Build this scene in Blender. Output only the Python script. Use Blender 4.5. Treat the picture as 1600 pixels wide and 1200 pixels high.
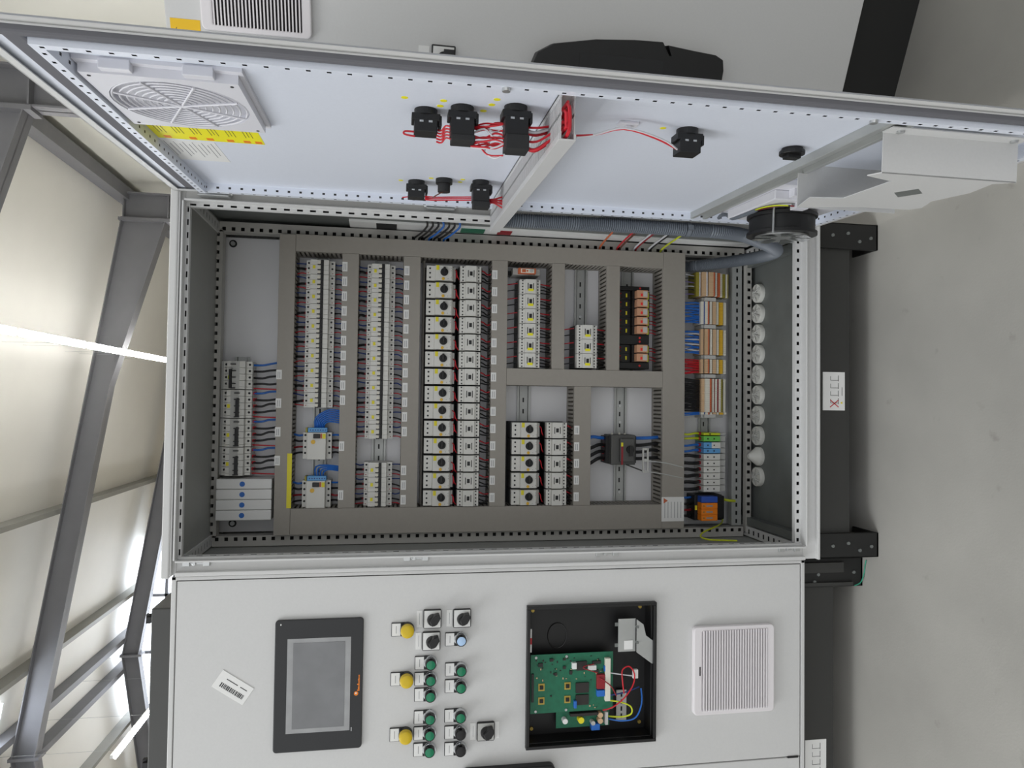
import bpy, math, random
from mathutils import Vector, Matrix
random.seed(7)
for o in list(bpy.data.objects): bpy.data.objects.remove(o, do_unlink=True)
SC = bpy.context.scene; COL = SC.collection
PI = math.pi

# ---------------------------------------------------------------- camera
def cam_axes(yaw, pitch, roll):
    Rz = Matrix.Rotation(yaw, 3, 'Z')
    f = Rz @ Vector((0, math.cos(pitch), math.sin(pitch)))
    u = Rz @ Vector((0, -math.sin(pitch), math.cos(pitch)))
    r = Rz @ Vector((1, 0, 0))
    return (math.cos(roll)*r + math.sin(roll)*u, -math.sin(roll)*r + math.cos(roll)*u, f)
cr, cu, cf = cam_axes(-.0281, -.1676, .0172)
cam = bpy.data.objects.new('camera', bpy.data.cameras.new('camera')); COL.objects.link(cam)
cam.data.sensor_fit = 'HORIZONTAL'; cam.data.sensor_width = 36
cam.data.lens = 36*1105.07/1600; cam.data.clip_start = .02; cam.data.clip_end = 200
# the photograph was taken with the camera turned on its side: picture-left is up
cam.matrix_world = Matrix(((-cu.x, cr.x, -cf.x, .3215), (-cu.y, cr.y, -cf.y, -1.5185), (-cu.z, cr.z, -cf.z, 1.1443), (0, 0, 0, 1)))
SC.camera = cam
# ---------------------------------------------------------------- world, lights, exposure
W = bpy.data.worlds.new('daylight'); SC.world = W; W.use_nodes = True
W.node_tree.nodes['Background'].inputs[0].default_value = (.97, .985, 1.0, 1)
W.node_tree.nodes['Background'].inputs[1].default_value = 1.06
def area(name, loc, target, sx, sy, power, col=(1, 1, 1)):
    l = bpy.data.lights.new(name, 'AREA'); l.shape = 'RECTANGLE'; l.size = sx; l.size_y = sy; l.energy = power; l.color = col
    o = bpy.data.objects.new(name, l); COL.objects.link(o); o.location = loc
    o.rotation_euler = (Vector(target)-Vector(loc)).to_track_quat('-Z', 'Y').to_euler()
    return o
area('skylight_daylight', (-2.6, -1.6, 5.2), (0.0, 0.0, .9), 1.6, 3.2, 150, (.94, .97, 1))
SC.view_settings.view_transform = 'Standard'; SC.view_settings.look = 'None'
SC.view_settings.gamma = 1; SC.view_settings.use_curve_mapping = False
SC.view_settings.exposure = 0.0

# ---------------------------------------------------------------- materials
def lin(c):
    return tuple(((v/255)/12.92 if v/255 <= .04045 else ((v/255+.055)/1.055)**2.4) for v in c)
MATS = {}
def mat(name, rgb, rough=.5, metal=0., noise=0., scale=30., bump=0., emit=0., spec=.5, trans=0.):
    m = bpy.data.materials.new(name); m.use_nodes = True; nt = m.node_tree; b = nt.nodes['Principled BSDF']
    c = lin(rgb); b.inputs['Base Color'].default_value = (*c, 1)
    b.inputs['Roughness'].default_value = rough; b.inputs['Metallic'].default_value = metal
    b.inputs['Specular IOR Level'].default_value = spec
    if trans: b.inputs['Transmission Weight'].default_value = trans
    if emit:
        b.inputs['Emission Color'].default_value = (*c, 1); b.inputs['Emission Strength'].default_value = emit
    if noise or bump:
        tc = nt.nodes.new('ShaderNodeTexCoord'); n = nt.nodes.new('ShaderNodeTexNoise')
        n.inputs['Scale'].default_value = scale; n.inputs['Detail'].default_value = 5
        nt.links.new(tc.outputs['Object'], n.inputs['Vector'])
        if noise:
            r = nt.nodes.new('ShaderNodeMapRange'); r.inputs['From Min'].default_value = .3; r.inputs['From Max'].default_value = .7
            r.inputs['To Min'].default_value = 1-noise; r.inputs['To Max'].default_value = 1+noise
            nt.links.new(n.outputs['Fac'], r.inputs['Value'])
            mx = nt.nodes.new('ShaderNodeVectorMath'); mx.operation = 'SCALE'; mx.inputs[0].default_value = c
            nt.links.new(r.outputs['Result'], mx.inputs['Scale']); nt.links.new(mx.outputs['Vector'], b.inputs['Base Color'])
        if bump:
            bp = nt.nodes.new('ShaderNodeBump'); bp.inputs['Strength'].default_value = bump; bp.inputs['Distance'].default_value = .002
            nt.links.new(n.outputs['Fac'], bp.inputs['Height']); nt.links.new(bp.outputs['Normal'], b.inputs['Normal'])
    MATS[name] = m; return m
mat('paint', (203, 203, 202), .45, noise=.015, scale=260, bump=.04)
mat('paint_door_daylit', (218, 223, 234), .4, noise=.012, scale=260, bump=.03)  # cabinet paint tinted bluish and lighter, daylight on the door's inside painted in
mat('zinc', (176, 178, 176), .42, .4, noise=.06, scale=14)
mat('zinc_dark', (120, 124, 122), .5, .4, noise=.08, scale=14)
mat('frame_grey', (170, 168, 163), .5, noise=.02, scale=100)
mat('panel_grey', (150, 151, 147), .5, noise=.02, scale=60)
mat('hole_shade', (46, 46, 46), .7)  # near-black painted inside the hollow bars as shade behind their holes
mat('steel', (196, 198, 198), .3, .8)
mat('plate', (218, 218, 220), .42, .08, noise=.05, scale=5)
mat('duct', (152, 147, 139), .6, noise=.02, scale=120)
mat('duct_light', (196, 196, 196), .5)
mat('white', (214, 213, 207), .45)
mat('white_grey', (184, 184, 180), .5)
mat('cream', (222, 218, 204), .5)
mat('label', (228, 228, 226), .5)
mat('ink', (60, 60, 62), .7)
mat('ink_light', (150, 150, 152), .7)
mat('black', (17, 17, 18), .45)
mat('black_soft', (34, 34, 35), .7)
mat('black_gloss', (14, 14, 15), .18)
mat('charcoal', (62, 62, 60), .5)
mat('switch_grey', (80, 80, 78), .5)
mat('plinth', (52, 52, 50), .55, noise=.03, scale=200)
mat('plinth_gap', (24, 24, 23), .6)
mat('gasket', (98, 98, 103), .8)
mat('yellow', (226, 214, 40), .5)
mat('yellow_pure', (240, 232, 30), .45)
mat('yellow_button', (206, 176, 24), .3)
mat('amber', (222, 176, 50), .4)
mat('orange', (236, 130, 24), .45)
mat('rust', (196, 100, 60), .5)
mat('relay', (200, 150, 118), .25)
mat('red', (196, 30, 44), .45)
mat('red_dark', (140, 26, 36), .5)
mat('led_red', (230, 40, 40), .3)
mat('blue', (36, 104, 190), .45)
mat('blue_dark', (40, 66, 130), .5)
mat('blue_label', (44, 84, 176), .4)
mat('blue_light', (96, 160, 214), .45)
mat('green', (110, 190, 84), .45)
mat('green_yellow', (196, 206, 40), .45)
mat('button_green', (20, 120, 84), .12)
mat('button_blue_glare', (176, 206, 240), .12)  # blue lightened so the colour itself holds the white glare
mat('wire_white', (206, 206, 210), .5)
mat('wire_black', (22, 22, 24), .5)
mat('wire_purple', (120, 104, 160), .5)
mat('wire_brown', (96, 58, 44), .5)
mat('conduit', (104, 110, 118), .45)
mat('tan', (204, 172, 136), .5)
mat('olive', (150, 140, 50), .5)
mat('gland', (214, 214, 208), .45)
mat('pcb', (24, 104, 76), .4, noise=.12, scale=90)
mat('chip', (40, 36, 34), .5)
mat('gold', (186, 160, 80), .4, .6)
mat('screen', (120, 121, 123), .3, noise=.12, scale=16)
mat('screen_film', (154, 155, 156), .35, noise=.1, scale=30)
mat('bezel', (33, 34, 36), .4)
mat('chrome', (210, 212, 214), .15, 1.)
mat('sticker_yellow', (232, 186, 20), .5)
mat('grille_white', (226, 222, 224), .5)
mat('grille_dark', (70, 66, 70), .7)
mat('fan_white', (214, 214, 220), .5)
mat('beam', (122, 122, 126), .55, noise=.05, scale=3)
mat('purlin', (150, 150, 144), .5)
mat('roof', (240, 238, 231), .6, noise=.02, scale=1.5)
mat('wall', (216, 215, 206), .6, noise=.02, scale=1.5)
mat('wall_warm', (226, 214, 192), .6, noise=.02, scale=1.5)
mat('daylight', (236, 244, 255), .5, emit=9.)
mat('tube_light', (255, 253, 250), .5, emit=50.)
mat('lamp_body', (226, 226, 222), .5)
mat('mat_teal', (40, 150, 120), .5)
def make_floor():
    m = mat('concrete', (172, 169, 160), .55); nt = m.node_tree; b = nt.nodes['Principled BSDF']
    tc = nt.nodes.new('ShaderNodeTexCoord')
    def noise(sc, det): 
        n = nt.nodes.new('ShaderNodeTexNoise'); n.inputs['Scale'].default_value = sc; n.inputs['Detail'].default_value = det
        nt.links.new(tc.outputs['Object'], n.inputs['Vector']); return n
    a = noise(2.2, 8); c = noise(14, 6); d = noise(240, 2)
    r1 = nt.nodes.new('ShaderNodeValToRGB'); r1.color_ramp.elements[0].position = .3; r1.color_ramp.elements[1].position = .72
    r1.color_ramp.elements[0].color = (*lin((152, 150, 145)), 1); r1.color_ramp.elements[1].color = (*lin((176, 174, 168)), 1)
    nt.links.new(a.outputs['Fac'], r1.inputs['Fac'])
    r2 = nt.nodes.new('ShaderNodeValToRGB'); r2.color_ramp.elements[0].position = .24; r2.color_ramp.elements[1].position = .34
    r2.color_ramp.elements[0].color = (.62, .6, .58, 1); r2.color_ramp.elements[1].color = (1, 1, 1, 1)
    nt.links.new(c.outputs['Fac'], r2.inputs['Fac'])
    mx = nt.nodes.new('ShaderNodeMix'); mx.data_type = 'RGBA'; mx.blend_type = 'MULTIPLY'; mx.inputs['Factor'].default_value = .8
    nt.links.new(r1.outputs['Color'], mx.inputs['A']); nt.links.new(r2.outputs['Color'], mx.inputs['B'])
    nt.links.new(mx.outputs['Result'], b.inputs['Base Color'])
    bp = nt.nodes.new('ShaderNodeBump'); bp.inputs['Strength'].default_value = .08; bp.inputs['Distance'].default_value = .003
    nt.links.new(d.outputs['Fac'], bp.inputs['Height']); nt.links.new(bp.outputs['Normal'], b.inputs['Normal'])
make_floor()

# ---------------------------------------------------------------- mesh builder
class MB:
    def __init__(s): s.v = []; s.f = []; s.m = []
    def add(s, vs, fs, m=0):
        n = len(s.v); s.v += [tuple(v) for v in vs]
        for f in fs: s.f.append([n+i for i in f]); s.m.append(m)
        return s
    def box(s, x0, x1, y0, y1, z0, z1, m=0):
        if x0 > x1: x0, x1 = x1, x0
        if y0 > y1: y0, y1 = y1, y0
        if z0 > z1: z0, z1 = z1, z0
        return s.add([(x0,y0,z0),(x1,y0,z0),(x1,y1,z0),(x0,y1,z0),(x0,y0,z1),(x1,y0,z1),(x1,y1,z1),(x0,y1,z1)],
              [(3,2,1,0),(4,5,6,7),(0,1,5,4),(1,2,6,5),(2,3,7,6),(3,0,4,7)], m)
    def cyl(s, c, ax, r, h, n=12, m=0, r2=None, rings=None):
        # from centre c along axis ax (unit letter with sign) for length h
        r2 = r if r2 is None else r2
        A = {'x': (1,0,0), 'y': (0,1,0), 'z': (0,0,1)}[ax[-1]]; sg = -1 if ax[0] == '-' else 1
        a = Vector(A)*sg; t = Vector((0,0,1)) if ax[-1] != 'z' else Vector((1,0,0)); b = a.cross(t).normalized(); t = b.cross(a)
        c = Vector(c); prof = rings or [(0, r), (h, r2)]
        vs = []; fs = []
        for (d, rr) in prof:
            for k in range(n):
                q = 2*PI*k/n; vs.append(c+a*d+(t*math.cos(q)+b*math.sin(q))*rr)
        L = len(prof)
        for j in range(L-1):
            for k in range(n):
                k2 = (k+1) % n; fs.append((j*n+k, (j+1)*n+k, (j+1)*n+k2, j*n+k2))
        fs.append(tuple(range(n))); fs.append(tuple(range((L-1)*n+n-1, (L-1)*n-1, -1)))
        return s.add(vs, fs, m)
    def tube(s, pts, r, n=6, m=0, smooth=3):
        P = [Vector(p) for p in pts]
        if smooth and len(P) > 2:
            Q = []
            for i in range(len(P)-1):
                p0 = P[max(i-1, 0)]; p1 = P[i]; p2 = P[i+1]; p3 = P[min(i+2, len(P)-1)]
                for k in range(smooth):
                    t = k/smooth; t2 = t*t; t3 = t2*t
                    Q.append(.5*((2*p1)+(p2-p0)*t+(2*p0-5*p1+4*p2-p3)*t2+(3*p1-p0-3*p2+p3)*t3))
            Q.append(P[-1]); P = Q
        rr = r if callable(r) else (lambda i, L: r)
        vs = []; fs = []; up = None; L = len(P)
        for i, p in enumerate(P):
            d = (P[min(i+1, L-1)]-P[max(i-1, 0)])
            d = d.normalized() if d.length > 1e-9 else Vector((0,0,1))
            if up is None:
                up = Vector((0,0,1)) if abs(d.z) < .9 else Vector((1,0,0))
            b = d.cross(up).normalized(); up = b.cross(d).normalized()
            for k in range(n):
                q = 2*PI*k/n; vs.append(p+(up*math.cos(q)+b*math.sin(q))*rr(i, L))
        for i in range(L-1):
            for k in range(n):
                k2 = (k+1) % n; fs.append((i*n+k, i*n+k2, (i+1)*n+k2, (i+1)*n+k))
        fs.append(tuple(range(n-1, -1, -1))); fs.append(tuple(range((L-1)*n, L*n)))
        return s.add(vs, fs, m)
    def prism(s, poly, lo, hi, plane='xz', m=0):
        # poly in two axes, extruded along the third from lo to hi
        n = len(poly)
        def P(a, b, c): return {'xz': (a, c, b), 'xy': (a, b, c), 'yz': (c, a, b)}[plane]
        vs = [P(a, b, lo) for a, b in poly]+[P(a, b, hi) for a, b in poly]
        ar = sum(poly[i][0]*poly[(i+1) % n][1]-poly[(i+1) % n][0]*poly[i][1] for i in range(n))
        flip = (ar > 0) != (plane == 'xz')
        fs = [tuple(range(n)), tuple(range(2*n-1, n-1, -1))]+[(i, i+n, (i+1) % n+n, (i+1) % n) for i in range(n)]
        if flip: fs = [tuple(reversed(f)) for f in fs]
        return s.add(vs, fs, m)
    def perf(s, org, A, B, N, L, Wd, pitch, hw, hh, depth, m=0, off=0., mback=None):
        # strip with square holes: org + a*A + b*B, holes cut through along -N, closed channel behind
        org, A, B, N = Vector(org), Vector(A), Vector(B), Vector(N)
        n = max(1, int(round(L/pitch))); p = L/n
        def pt(a, b, c=0.): return org+A*a+B*b-N*c
        b0, b1 = Wd/2-hh/2+off, Wd/2+hh/2+off
        for i in range(n):
            a0, a1 = i*p, (i+1)*p; h0, h1 = (a0+a1)/2-hw/2, (a0+a1)/2+hw/2
            vs = [pt(a0,0),pt(a1,0),pt(a1,Wd),pt(a0,Wd), pt(h0,b0),pt(h1,b0),pt(h1,b1),pt(h0,b1)]
            s.add(vs, [(0,1,5,4),(1,2,6,5),(2,3,7,6),(3,0,4,7)], m)
        if not depth: return s
        vs = [pt(0,0),pt(L,0),pt(L,Wd),pt(0,Wd),pt(0,0,depth),pt(L,0,depth),pt(L,Wd,depth),pt(0,Wd,depth)]
        s.add(vs, [(0,4,5,1),(1,5,6,2),(2,6,7,3),(3,7,4,0)], m); s.add(vs, [(4,7,6,5)], m if mback is None else mback)
        return s
    def build(s, name, mats, parent=None, smooth=False, loc=None, bevel=0, seg=2):
        me = bpy.data.meshes.new(name); me.from_pydata(s.v, [], s.f); me.update()
        if isinstance(mats, str): mats = [mats]
        for q in mats: me.materials.append(MATS[q])
        if len(mats) > 1: me.polygons.foreach_set('material_index', s.m)
        if smooth:
            me.shade_smooth(); me.set_sharp_from_angle(angle=math.radians(38))
        o = bpy.data.objects.new(name, me); COL.objects.link(o)
        if parent: o.parent = parent
        if loc: o.location = loc
        if bevel:
            b = o.modifiers.new('bevel', 'BEVEL'); b.width = bevel; b.segments = seg; b.limit_method = 'ANGLE'
        return o
def tag(o, label, cat, group=None, kind=None):
    o['label'] = label; o['category'] = cat
    if group: o['group'] = group
    if kind: o['kind'] = kind
    return o
def thing(name, label, cat, loc=(0,0,0), rz=0., group=None, parent=None):
    o = bpy.data.objects.new(name, None); COL.objects.link(o); o.empty_display_size = .05
    o.location = loc; o.rotation_euler = (0, 0, rz)
    if label: tag(o, label, cat, group)
    if parent: o.parent = parent
    return o
def dup(root, loc, label=None, skip=()):
    r = root.copy(); COL.objects.link(r); r.location = loc
    if label: r['label'] = label
    for ch in [c for c in root.children]:
        c = ch.copy(); COL.objects.link(c); c.parent = r
        for g in ch.children:
            d = g.copy(); COL.objects.link(d); d.parent = c
    return r
def struct(o): o['kind'] = 'structure'; return o
ORD = ['first', 'second', 'third', 'fourth', 'fifth', 'sixth', 'seventh', 'eighth', 'ninth', 'tenth', 'eleventh', 'twelfth', 'thirteenth', 'fourteenth', 'fifteenth', 'sixteenth']
def ringframe(mb, outer, inner, y0, y1, m=0):
    # plate with an opening: outer and inner outlines have the same number of points
    n = len(outer); vs = [(a, y0, b) for a, b in outer]+[(a, y0, b) for a, b in inner]+[(a, y1, b) for a, b in outer]+[(a, y1, b) for a, b in inner]
    fs = []
    for i in range(n):
        j = (i+1) % n; fs += [(i, j, n+j, n+i), (2*n+i, 3*n+i, 3*n+j, 2*n+j), (i, 2*n+i, 2*n+j, j), (n+i, n+j, 3*n+j, 3*n+i)]
    return mb.add(vs, fs, m)
def rrect(x0, x1, z0, z1, r, n=4):
    out = []
    for cx, cz, a0 in ((x1-r, z1-r, 0), (x0+r, z1-r, 90), (x0+r, z0+r, 180), (x1-r, z0+r, 270)):
        for k in range(n+1):
            a = math.radians(a0+90*k/n); out.append((cx+r*math.cos(a), cz+r*math.sin(a)))
    return out

# ================================================================ the hall
FL = MB().box(-14, 8, -8, 16, -.1, 0).build('floor', 'concrete'); struct(FL)
def roofz(x): return 5.0+.16*(2.876-x) if x > -4.64 else 5.0+.16*(2.876+4.64)-.16*(-4.64-x)
def roof_prism(x0, x1, z0a, z0b, th):
    return [(x0, z0a), (x1, z0b), (x1, z0b+th), (x0, z0a+th)]
CE = MB()
for x0, x1 in ((-4.64, 4.4), (-13, -4.64)):
    CE.prism(roof_prism(x0, x1, roofz(x0)+.2, roofz(x1)+.2, .15), -4, 14.3, 'xz')
CE = struct(CE.build('ceiling', 'roof'))
for ry in (5.4, 9.37, 13.4):
    m = MB(); xj, xh = 2.876, .5; t = .014
    # tapered haunched I-section: web, bottom flange, top flange
    def bot(x): return roofz(x)-(.30 if x < xh else .30+(x-xh)/(xj-xh)*.30)
    xs = [xj, xh, -4.64, -12.9]
    top = [(x, roofz(x)) for x in xs]; low = [(x, bot(x)) for x in xs]
    m.prism(top+low[::-1], ry-.008, ry+.008, 'xz')
    for i in range(3):
        (x0, a), (x1, b) = low[i], low[i+1]; m.prism([(x0, a), (x1, b), (x1, b+t), (x0, a+t)], ry-.1, ry+.1, 'xz')
        (x0, a), (x1, b) = top[i], top[i+1]; m.prism([(x0, a-t), (x1, b-t), (x1, b), (x0, a)], ry-.1, ry+.1, 'xz')
    for xp in (xj+.012, -4.64): m.box(xp-.022, xp+.022, ry-.11, ry+.11, bot(xp)-.06, roofz(xp)+.03)
    m.build('rafter', 'beam', CE)
    c = MB(); c.box(2.9, 2.918, ry-.1, ry+.1, 0, 5); c.box(3.26, 3.278, ry-.1, ry+.1, 0, 5); c.box(2.9, 3.27, ry-.008, ry+.008, 0, 5)
    c.box(2.9, 3.27, ry-.1, ry+.1, 4.96, 4.975); c.box(2.9, 3.27, ry-.1, ry+.1, 4.36, 4.375); c.build('column', 'beam', CE)
for xp in (-1.25, -3.45, -5.9, -7.9):
    z = roofz(xp); MB().box(xp-.035, xp+.035, -4, 14.2, z+.0, z+.2).build('purlin', 'purlin', CE)
for xp in (-4.35, -4.93):
    z = roofz(xp); MB().box(xp-.05, xp+.05, -4, 14.2, z+.0, z+.2).build('purlin', 'beam', CE)
MB().box(3.18, 3.36, -4, 14.2, 4.92, 5.02).box(3.2, 3.34, -4, 14.2, 5.02, 5.14).build('eaves_beam', 'beam', CE)
WR = struct(MB().box(3.45, 3.6, -4, 14.3, 0, 5.4).build('wall_right', 'wall'))
# gable end wall with a large apex window (opening in the wall, panes behind mullions)
g = MB(); gx0, gx1, gz0 = -6.0, -2.55, 4.9
g.box(-13, gx0, 14.2, 14.35, 0, 6.6); g.box(gx1, 4.4, 14.2, 14.35, 0, 6.2); g.box(gx0, gx1, 14.2, 14.35, 0, gz0)
g = struct(g.build('wall_back', 'wall_warm'))
w = MB(); 
for k in range(4):
    x = gx0+(gx1-gx0)*k/3; w.box(x-.03, x+.03, 14.1, 14.2, gz0, roofz(x)+.2)
w.box(gx0, gx1, 14.1, 14.2, 5.62, 5.68)
w = struct(w.build('window_1', 'beam'))
for k in range(3):
    xa = gx0+(gx1-gx0)*k/3; xb = gx0+(gx1-gx0)*(k+1)/3
    MB().prism([(xa, gz0), (xb, gz0), (xb, roofz(xb)+.2), ((xa+xb)/2, roofz((xa+xb)/2)+.2), (xa, roofz(xa)+.2)], 14.2, 14.22, 'xz').build('pane', 'daylight', w)
# roof light near the ridge
sk = MB(); xa, xb = -4.28, -3.75
sk.prism(roof_prism(xa, xb, roofz(xa)+.12, roofz(xb)+.12, .06), 7.2, 9.0, 'xz')
sk = struct(sk.build('window_2', 'daylight'))
def tube_lamp(x, y0, z, label):
    t = thing('strip_light', label, 'light', (x, y0, z), group='strip lights under the hall roof')
    MB().box(-.022, .022, 0, 1.5, .032, .075).build('housing', 'lamp_body', t)
    MB().cyl((-.025, .02, .015), 'y', .014, 1.46, 8).cyl((.025, .02, .015), 'y', .014, 1.46, 8).build('tube', 'tube_light', t, True)
    for hy in (.2, 1.3): MB().box(-.0015, .0015, hy, hy+.003, .07, roofz(x)+.2-z).build('hanger', 'zinc', t)
for k in range(5): tube_lamp(.95, 9.14-1.56*k, 4.7, f"strip light in the row above the open cabinet, {ORD[k]} from the gable wall")
for k in range(6): tube_lamp(-4.46, 11.4-2.6*k, 4.7, f"strip light in the row under the roof ridge, {ORD[k]} from the gable wall")

# ================================================================ the open control cabinet
X0, X1, ZB, ZT = -.0316, .7615, .158, 1.575
LW, LB, LT = .7243, .195, 1.565           # clear opening
YP = .345                                  # mounting plate face
CAB = thing('control_cabinet', 'light grey open control cabinet full of wired breakers and contactors', 'cabinet')
def hollow(mb, org, A, B, N, L, wb, hn, pitch=.0218, hw=.006, hh=.006, faces='N', m=0, off=0.):
    o, A, B, N = Vector(org), Vector(A), Vector(B), Vector(N)
    def quad(p, u, v): mb.add([p, p+u, p+u+v, p+v], [(0, 1, 2, 3)], m)
    if 'N' in faces: mb.perf(o, A, B, N, L, wb, pitch, hw, hh, 0, m, off)
    else: quad(o, A*L, B*wb)
    mb.add([o-N*hn*.98+B*wb*.02, o-N*hn*.98+A*L+B*wb*.02, o-N*hn*.98+A*L+B*wb*.98, o-N*hn*.98+B*wb*.98], [(0, 1, 2, 3)], 1)  # dark liner faces: the shade of the cavity put into their colour
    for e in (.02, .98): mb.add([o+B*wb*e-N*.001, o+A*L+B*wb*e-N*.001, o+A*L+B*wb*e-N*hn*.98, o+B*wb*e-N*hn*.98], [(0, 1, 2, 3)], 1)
    quad(o-N*hn, A*L, B*wb)
    if 'b' in faces: mb.perf(o, A, -N, -B, L, hn, pitch, hw, hh, 0, m)
    else: quad(o, A*L, -N*hn)
    if 'B' in faces: mb.perf(o+B*wb, A, -N, B, L, hn, pitch, hw, hh, 0, m)
    else: quad(o+B*wb, A*L, -N*hn)
    quad(o, B*wb, -N*hn); quad(o+A*L, B*wb, -N*hn)
# front frame: four channel profiles with raised inner and outer lips
def fbar(name, x0, x1, z0, z1, inner, outer):
    m = MB().box(x0, x1, .002, .03, z0, z1)
    for (a, b, c, d, y) in (inner+(-.012,), outer+(-.010,)): m.box(a, b, y, .004, c, d)
    m.build(name, 'paint', CAB, bevel=.0012)
fbar('front_sill', X0, X1, ZB, LB, (0, LW, LB-.004, LB), (X0, X1, ZB, ZB+.006))
fbar('front_head', X0, X1, LT, ZT, (0, LW, LT, LT+.004), (X0, X1, ZT-.003, ZT))
fbar('front_post', X0, 0, LB, LT, (-.004, 0, LB, LT), (X0, X0+.008, LB, LT))
fbar('front_post', LW, X1, LB, LT, (LW, LW+.004, LB, LT), (X1-.004, X1, LB, LT))
MB().box(X0-.004, X1+.004, -.012, .43, ZT, 1.591).build('roof_panel', 'paint', CAB, bevel=.003)
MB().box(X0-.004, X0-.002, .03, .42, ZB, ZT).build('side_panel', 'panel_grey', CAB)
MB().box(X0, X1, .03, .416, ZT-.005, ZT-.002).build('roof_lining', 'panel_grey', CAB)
MB().box(X1+.004, X1+.008, .03, .42, ZB, ZT).build('side_panel', 'zinc_dark', CAB)
MB().box(X0, X1+.004, .418, .421, ZB, ZT).build('back_panel', 'paint', CAB)
MB().box(X0, X1, .03, .418, .155, .16).build('bottom_plate', 'zinc_dark', CAB)
# perforated inner members
def perfpart(name, org, A, B, N, L, wd, hn, mt='paint', pitch=.0218, hw=.0085, hh=.0085, faces='N', off=0.):
    m = MB(); hollow(m, org, A, B, N, L, wd, hn, pitch, hw, hh, faces, 0, off); return m.build(name, [mt, 'hole_shade'], CAB)
perfpart('rear_post', (-.0315, .285, LB), (0,0,1), (1,0,0), (0,-1,0), LT-LB, .0255, .03, 'frame_grey', off=.005)
perfpart('rear_post', (.7310, .285, LB), (0,0,1), (1,0,0), (0,-1,0), LT-LB, .025, .03, 'frame_grey', off=-.005)
perfpart('rear_head', (-.01, .285, 1.556), (1,0,0), (0,0,1), (0,-1,0), .745, .024, .03, 'frame_grey')
perfpart('slotted_lip', (.7155, .006, LB), (0,0,1), (1,0,0), (0,-1,0), LT-LB, .0088, .012, pitch=.0265, hw=.012, hh=.004)
perfpart('slotted_lip', (.004, .006, LB), (0,0,1), (0,1,0), (1,0,0), LT-LB, .02, .004, pitch=.0265, hw=.012, hh=.004)
perfpart('slotted_lip', (0, .008, LT-.007), (1,0,0), (0,0,1), (0,-1,0), LW, .007, .012, pitch=.0265, hw=.012, hh=.003)
perfpart('slotted_lip', (0, .012, LB), (1,0,0), (0,0,1), (0,-1,0), LW, .014, .012, pitch=.0218, hw=.008, hh=.006)
for x in (-.03, .728):
    perfpart('depth_rail', (x, .03, .186), (0,1,0), (1,0,0), (0,0,1), .305, .026, .02, pitch=.025, hw=.007, hh=.012)
    perfpart('depth_rail', (x, .03, 1.566), (0,1,0), (1,0,0), (0,0,-1), .305, .026, .02, pitch=.025, hw=.005, hh=.012)
    MB().box(x+(.03 if x < 0 else -.024), x+(.05 if x < 0 else -.004), .035, .33, .165, .185).build('support_rail', 'zinc_dark', CAB)
perfpart('cable_rail', (-.004, .30, .194), (1,0,0), (0,0,1), (0,-1,0), .735, .028, .02, 'zinc', pitch=.0225, hw=.011, hh=.005)
perfpart('rear_sill', (-.02, .284, .1735), (1,0,0), (0,0,1), (0,-1,0), .76, .0155, .0155, 'frame_grey', pitch=.0218, hw=.0085, hh=.0085)
m = MB().box(-.0065, .7308, YP, YP+.003, .19, 1.568); 
m.build('mounting_plate', 'plate', CAB)
for (x, z) in ((.715, 1.545), (.0147, 1.531), (.016, .243)):
    b = MB().cyl((x, YP, z), '-y', .0055, .006, 12).build('bolt', 'steel', CAB, True)
    MB().cyl((x, YP, z), '-y', .0095, .002, 16).build('washer', 'black', b, True)
# plinth
for x0, x1 in ((X0, .026), (.70, X1)):
    m = MB().box(x0, x1, .0, .012, 0, ZB); m.box(x0, x0+.004 if x0 < 0 else x1, .0, .42, .0, ZB) if x0 < 0 else m.box(x1-.004, x1, 0, .42, 0, ZB)
    m.box(x0, x1, 0, .09, 0, .006); m.box(x0, x1, 0, .09, ZB-.006, ZB)
    p = m.build('plinth_corner', 'plinth_gap', CAB, bevel=.0015)
    b = MB()
    for (dx, z) in ((.45, .02), (.3, .05), (.6, .08), (.5, .12)): b.cyl((x0+(x1-x0)*dx, 0, z), '-y', .004, .003, 8)
    b.build('bolt', 'zinc_dark', p, True)
MB().box(.026, .70, .012, .015, .068, ZB-.004).build('plinth_cover', 'plinth', CAB)
MB().box(.026, .70, .40, .403, 0, ZB-.004).build('plinth_back', 'plinth_gap', CAB)
st = MB().box(.315, .406, .0105, .012, .081, .138).build('plinth_sticker', 'label', CAB)
pm = MB()
for (x, s) in ((.332, 1), (.350, 1), (.368, 1), (.386, 1)):
    pm.box(x, x+.010, .0098, .0106, .118, .1185); pm.box(x, x+.0007, .0098, .0106, .098, .118); pm.box(x-.002, x+.012, .0098, .0106, .0975, .0985)
pm.box(.35, .37, .0098, .0106, .088, .0888)
pm.build('sticker_print', 'ink', st)
MB().prism([(.322, .098), (.3235, .097), (.3405, .119), (.339, .120)], .0098, .0106).prism([(.339, .097), (.3405, .098), (.3235, .120), (.322, .119)], .0098, .0106).build('red_cross', 'red', st)
MB().prism([(.330, .088), (.336, .088), (.333, .093)], .0098, .0106).build('warning_mark', 'yellow', st)
# lock strikes on the free front post
for z in (1.527, 1.0886, .669, .232):
    m = MB().box(-.013, -.003, -.004, .003, z-.026, z-.013).box(-.013, -.003, -.004, .003, z+.012, z+.026).box(-.010, -.006, -.001, .003, z-.013, z+.012)
    m.cyl((-.008, -.001, z+.004), '-y', .004, .004, 8); m.build('lock_strike', 'steel', CAB, bevel=.0008)

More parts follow.
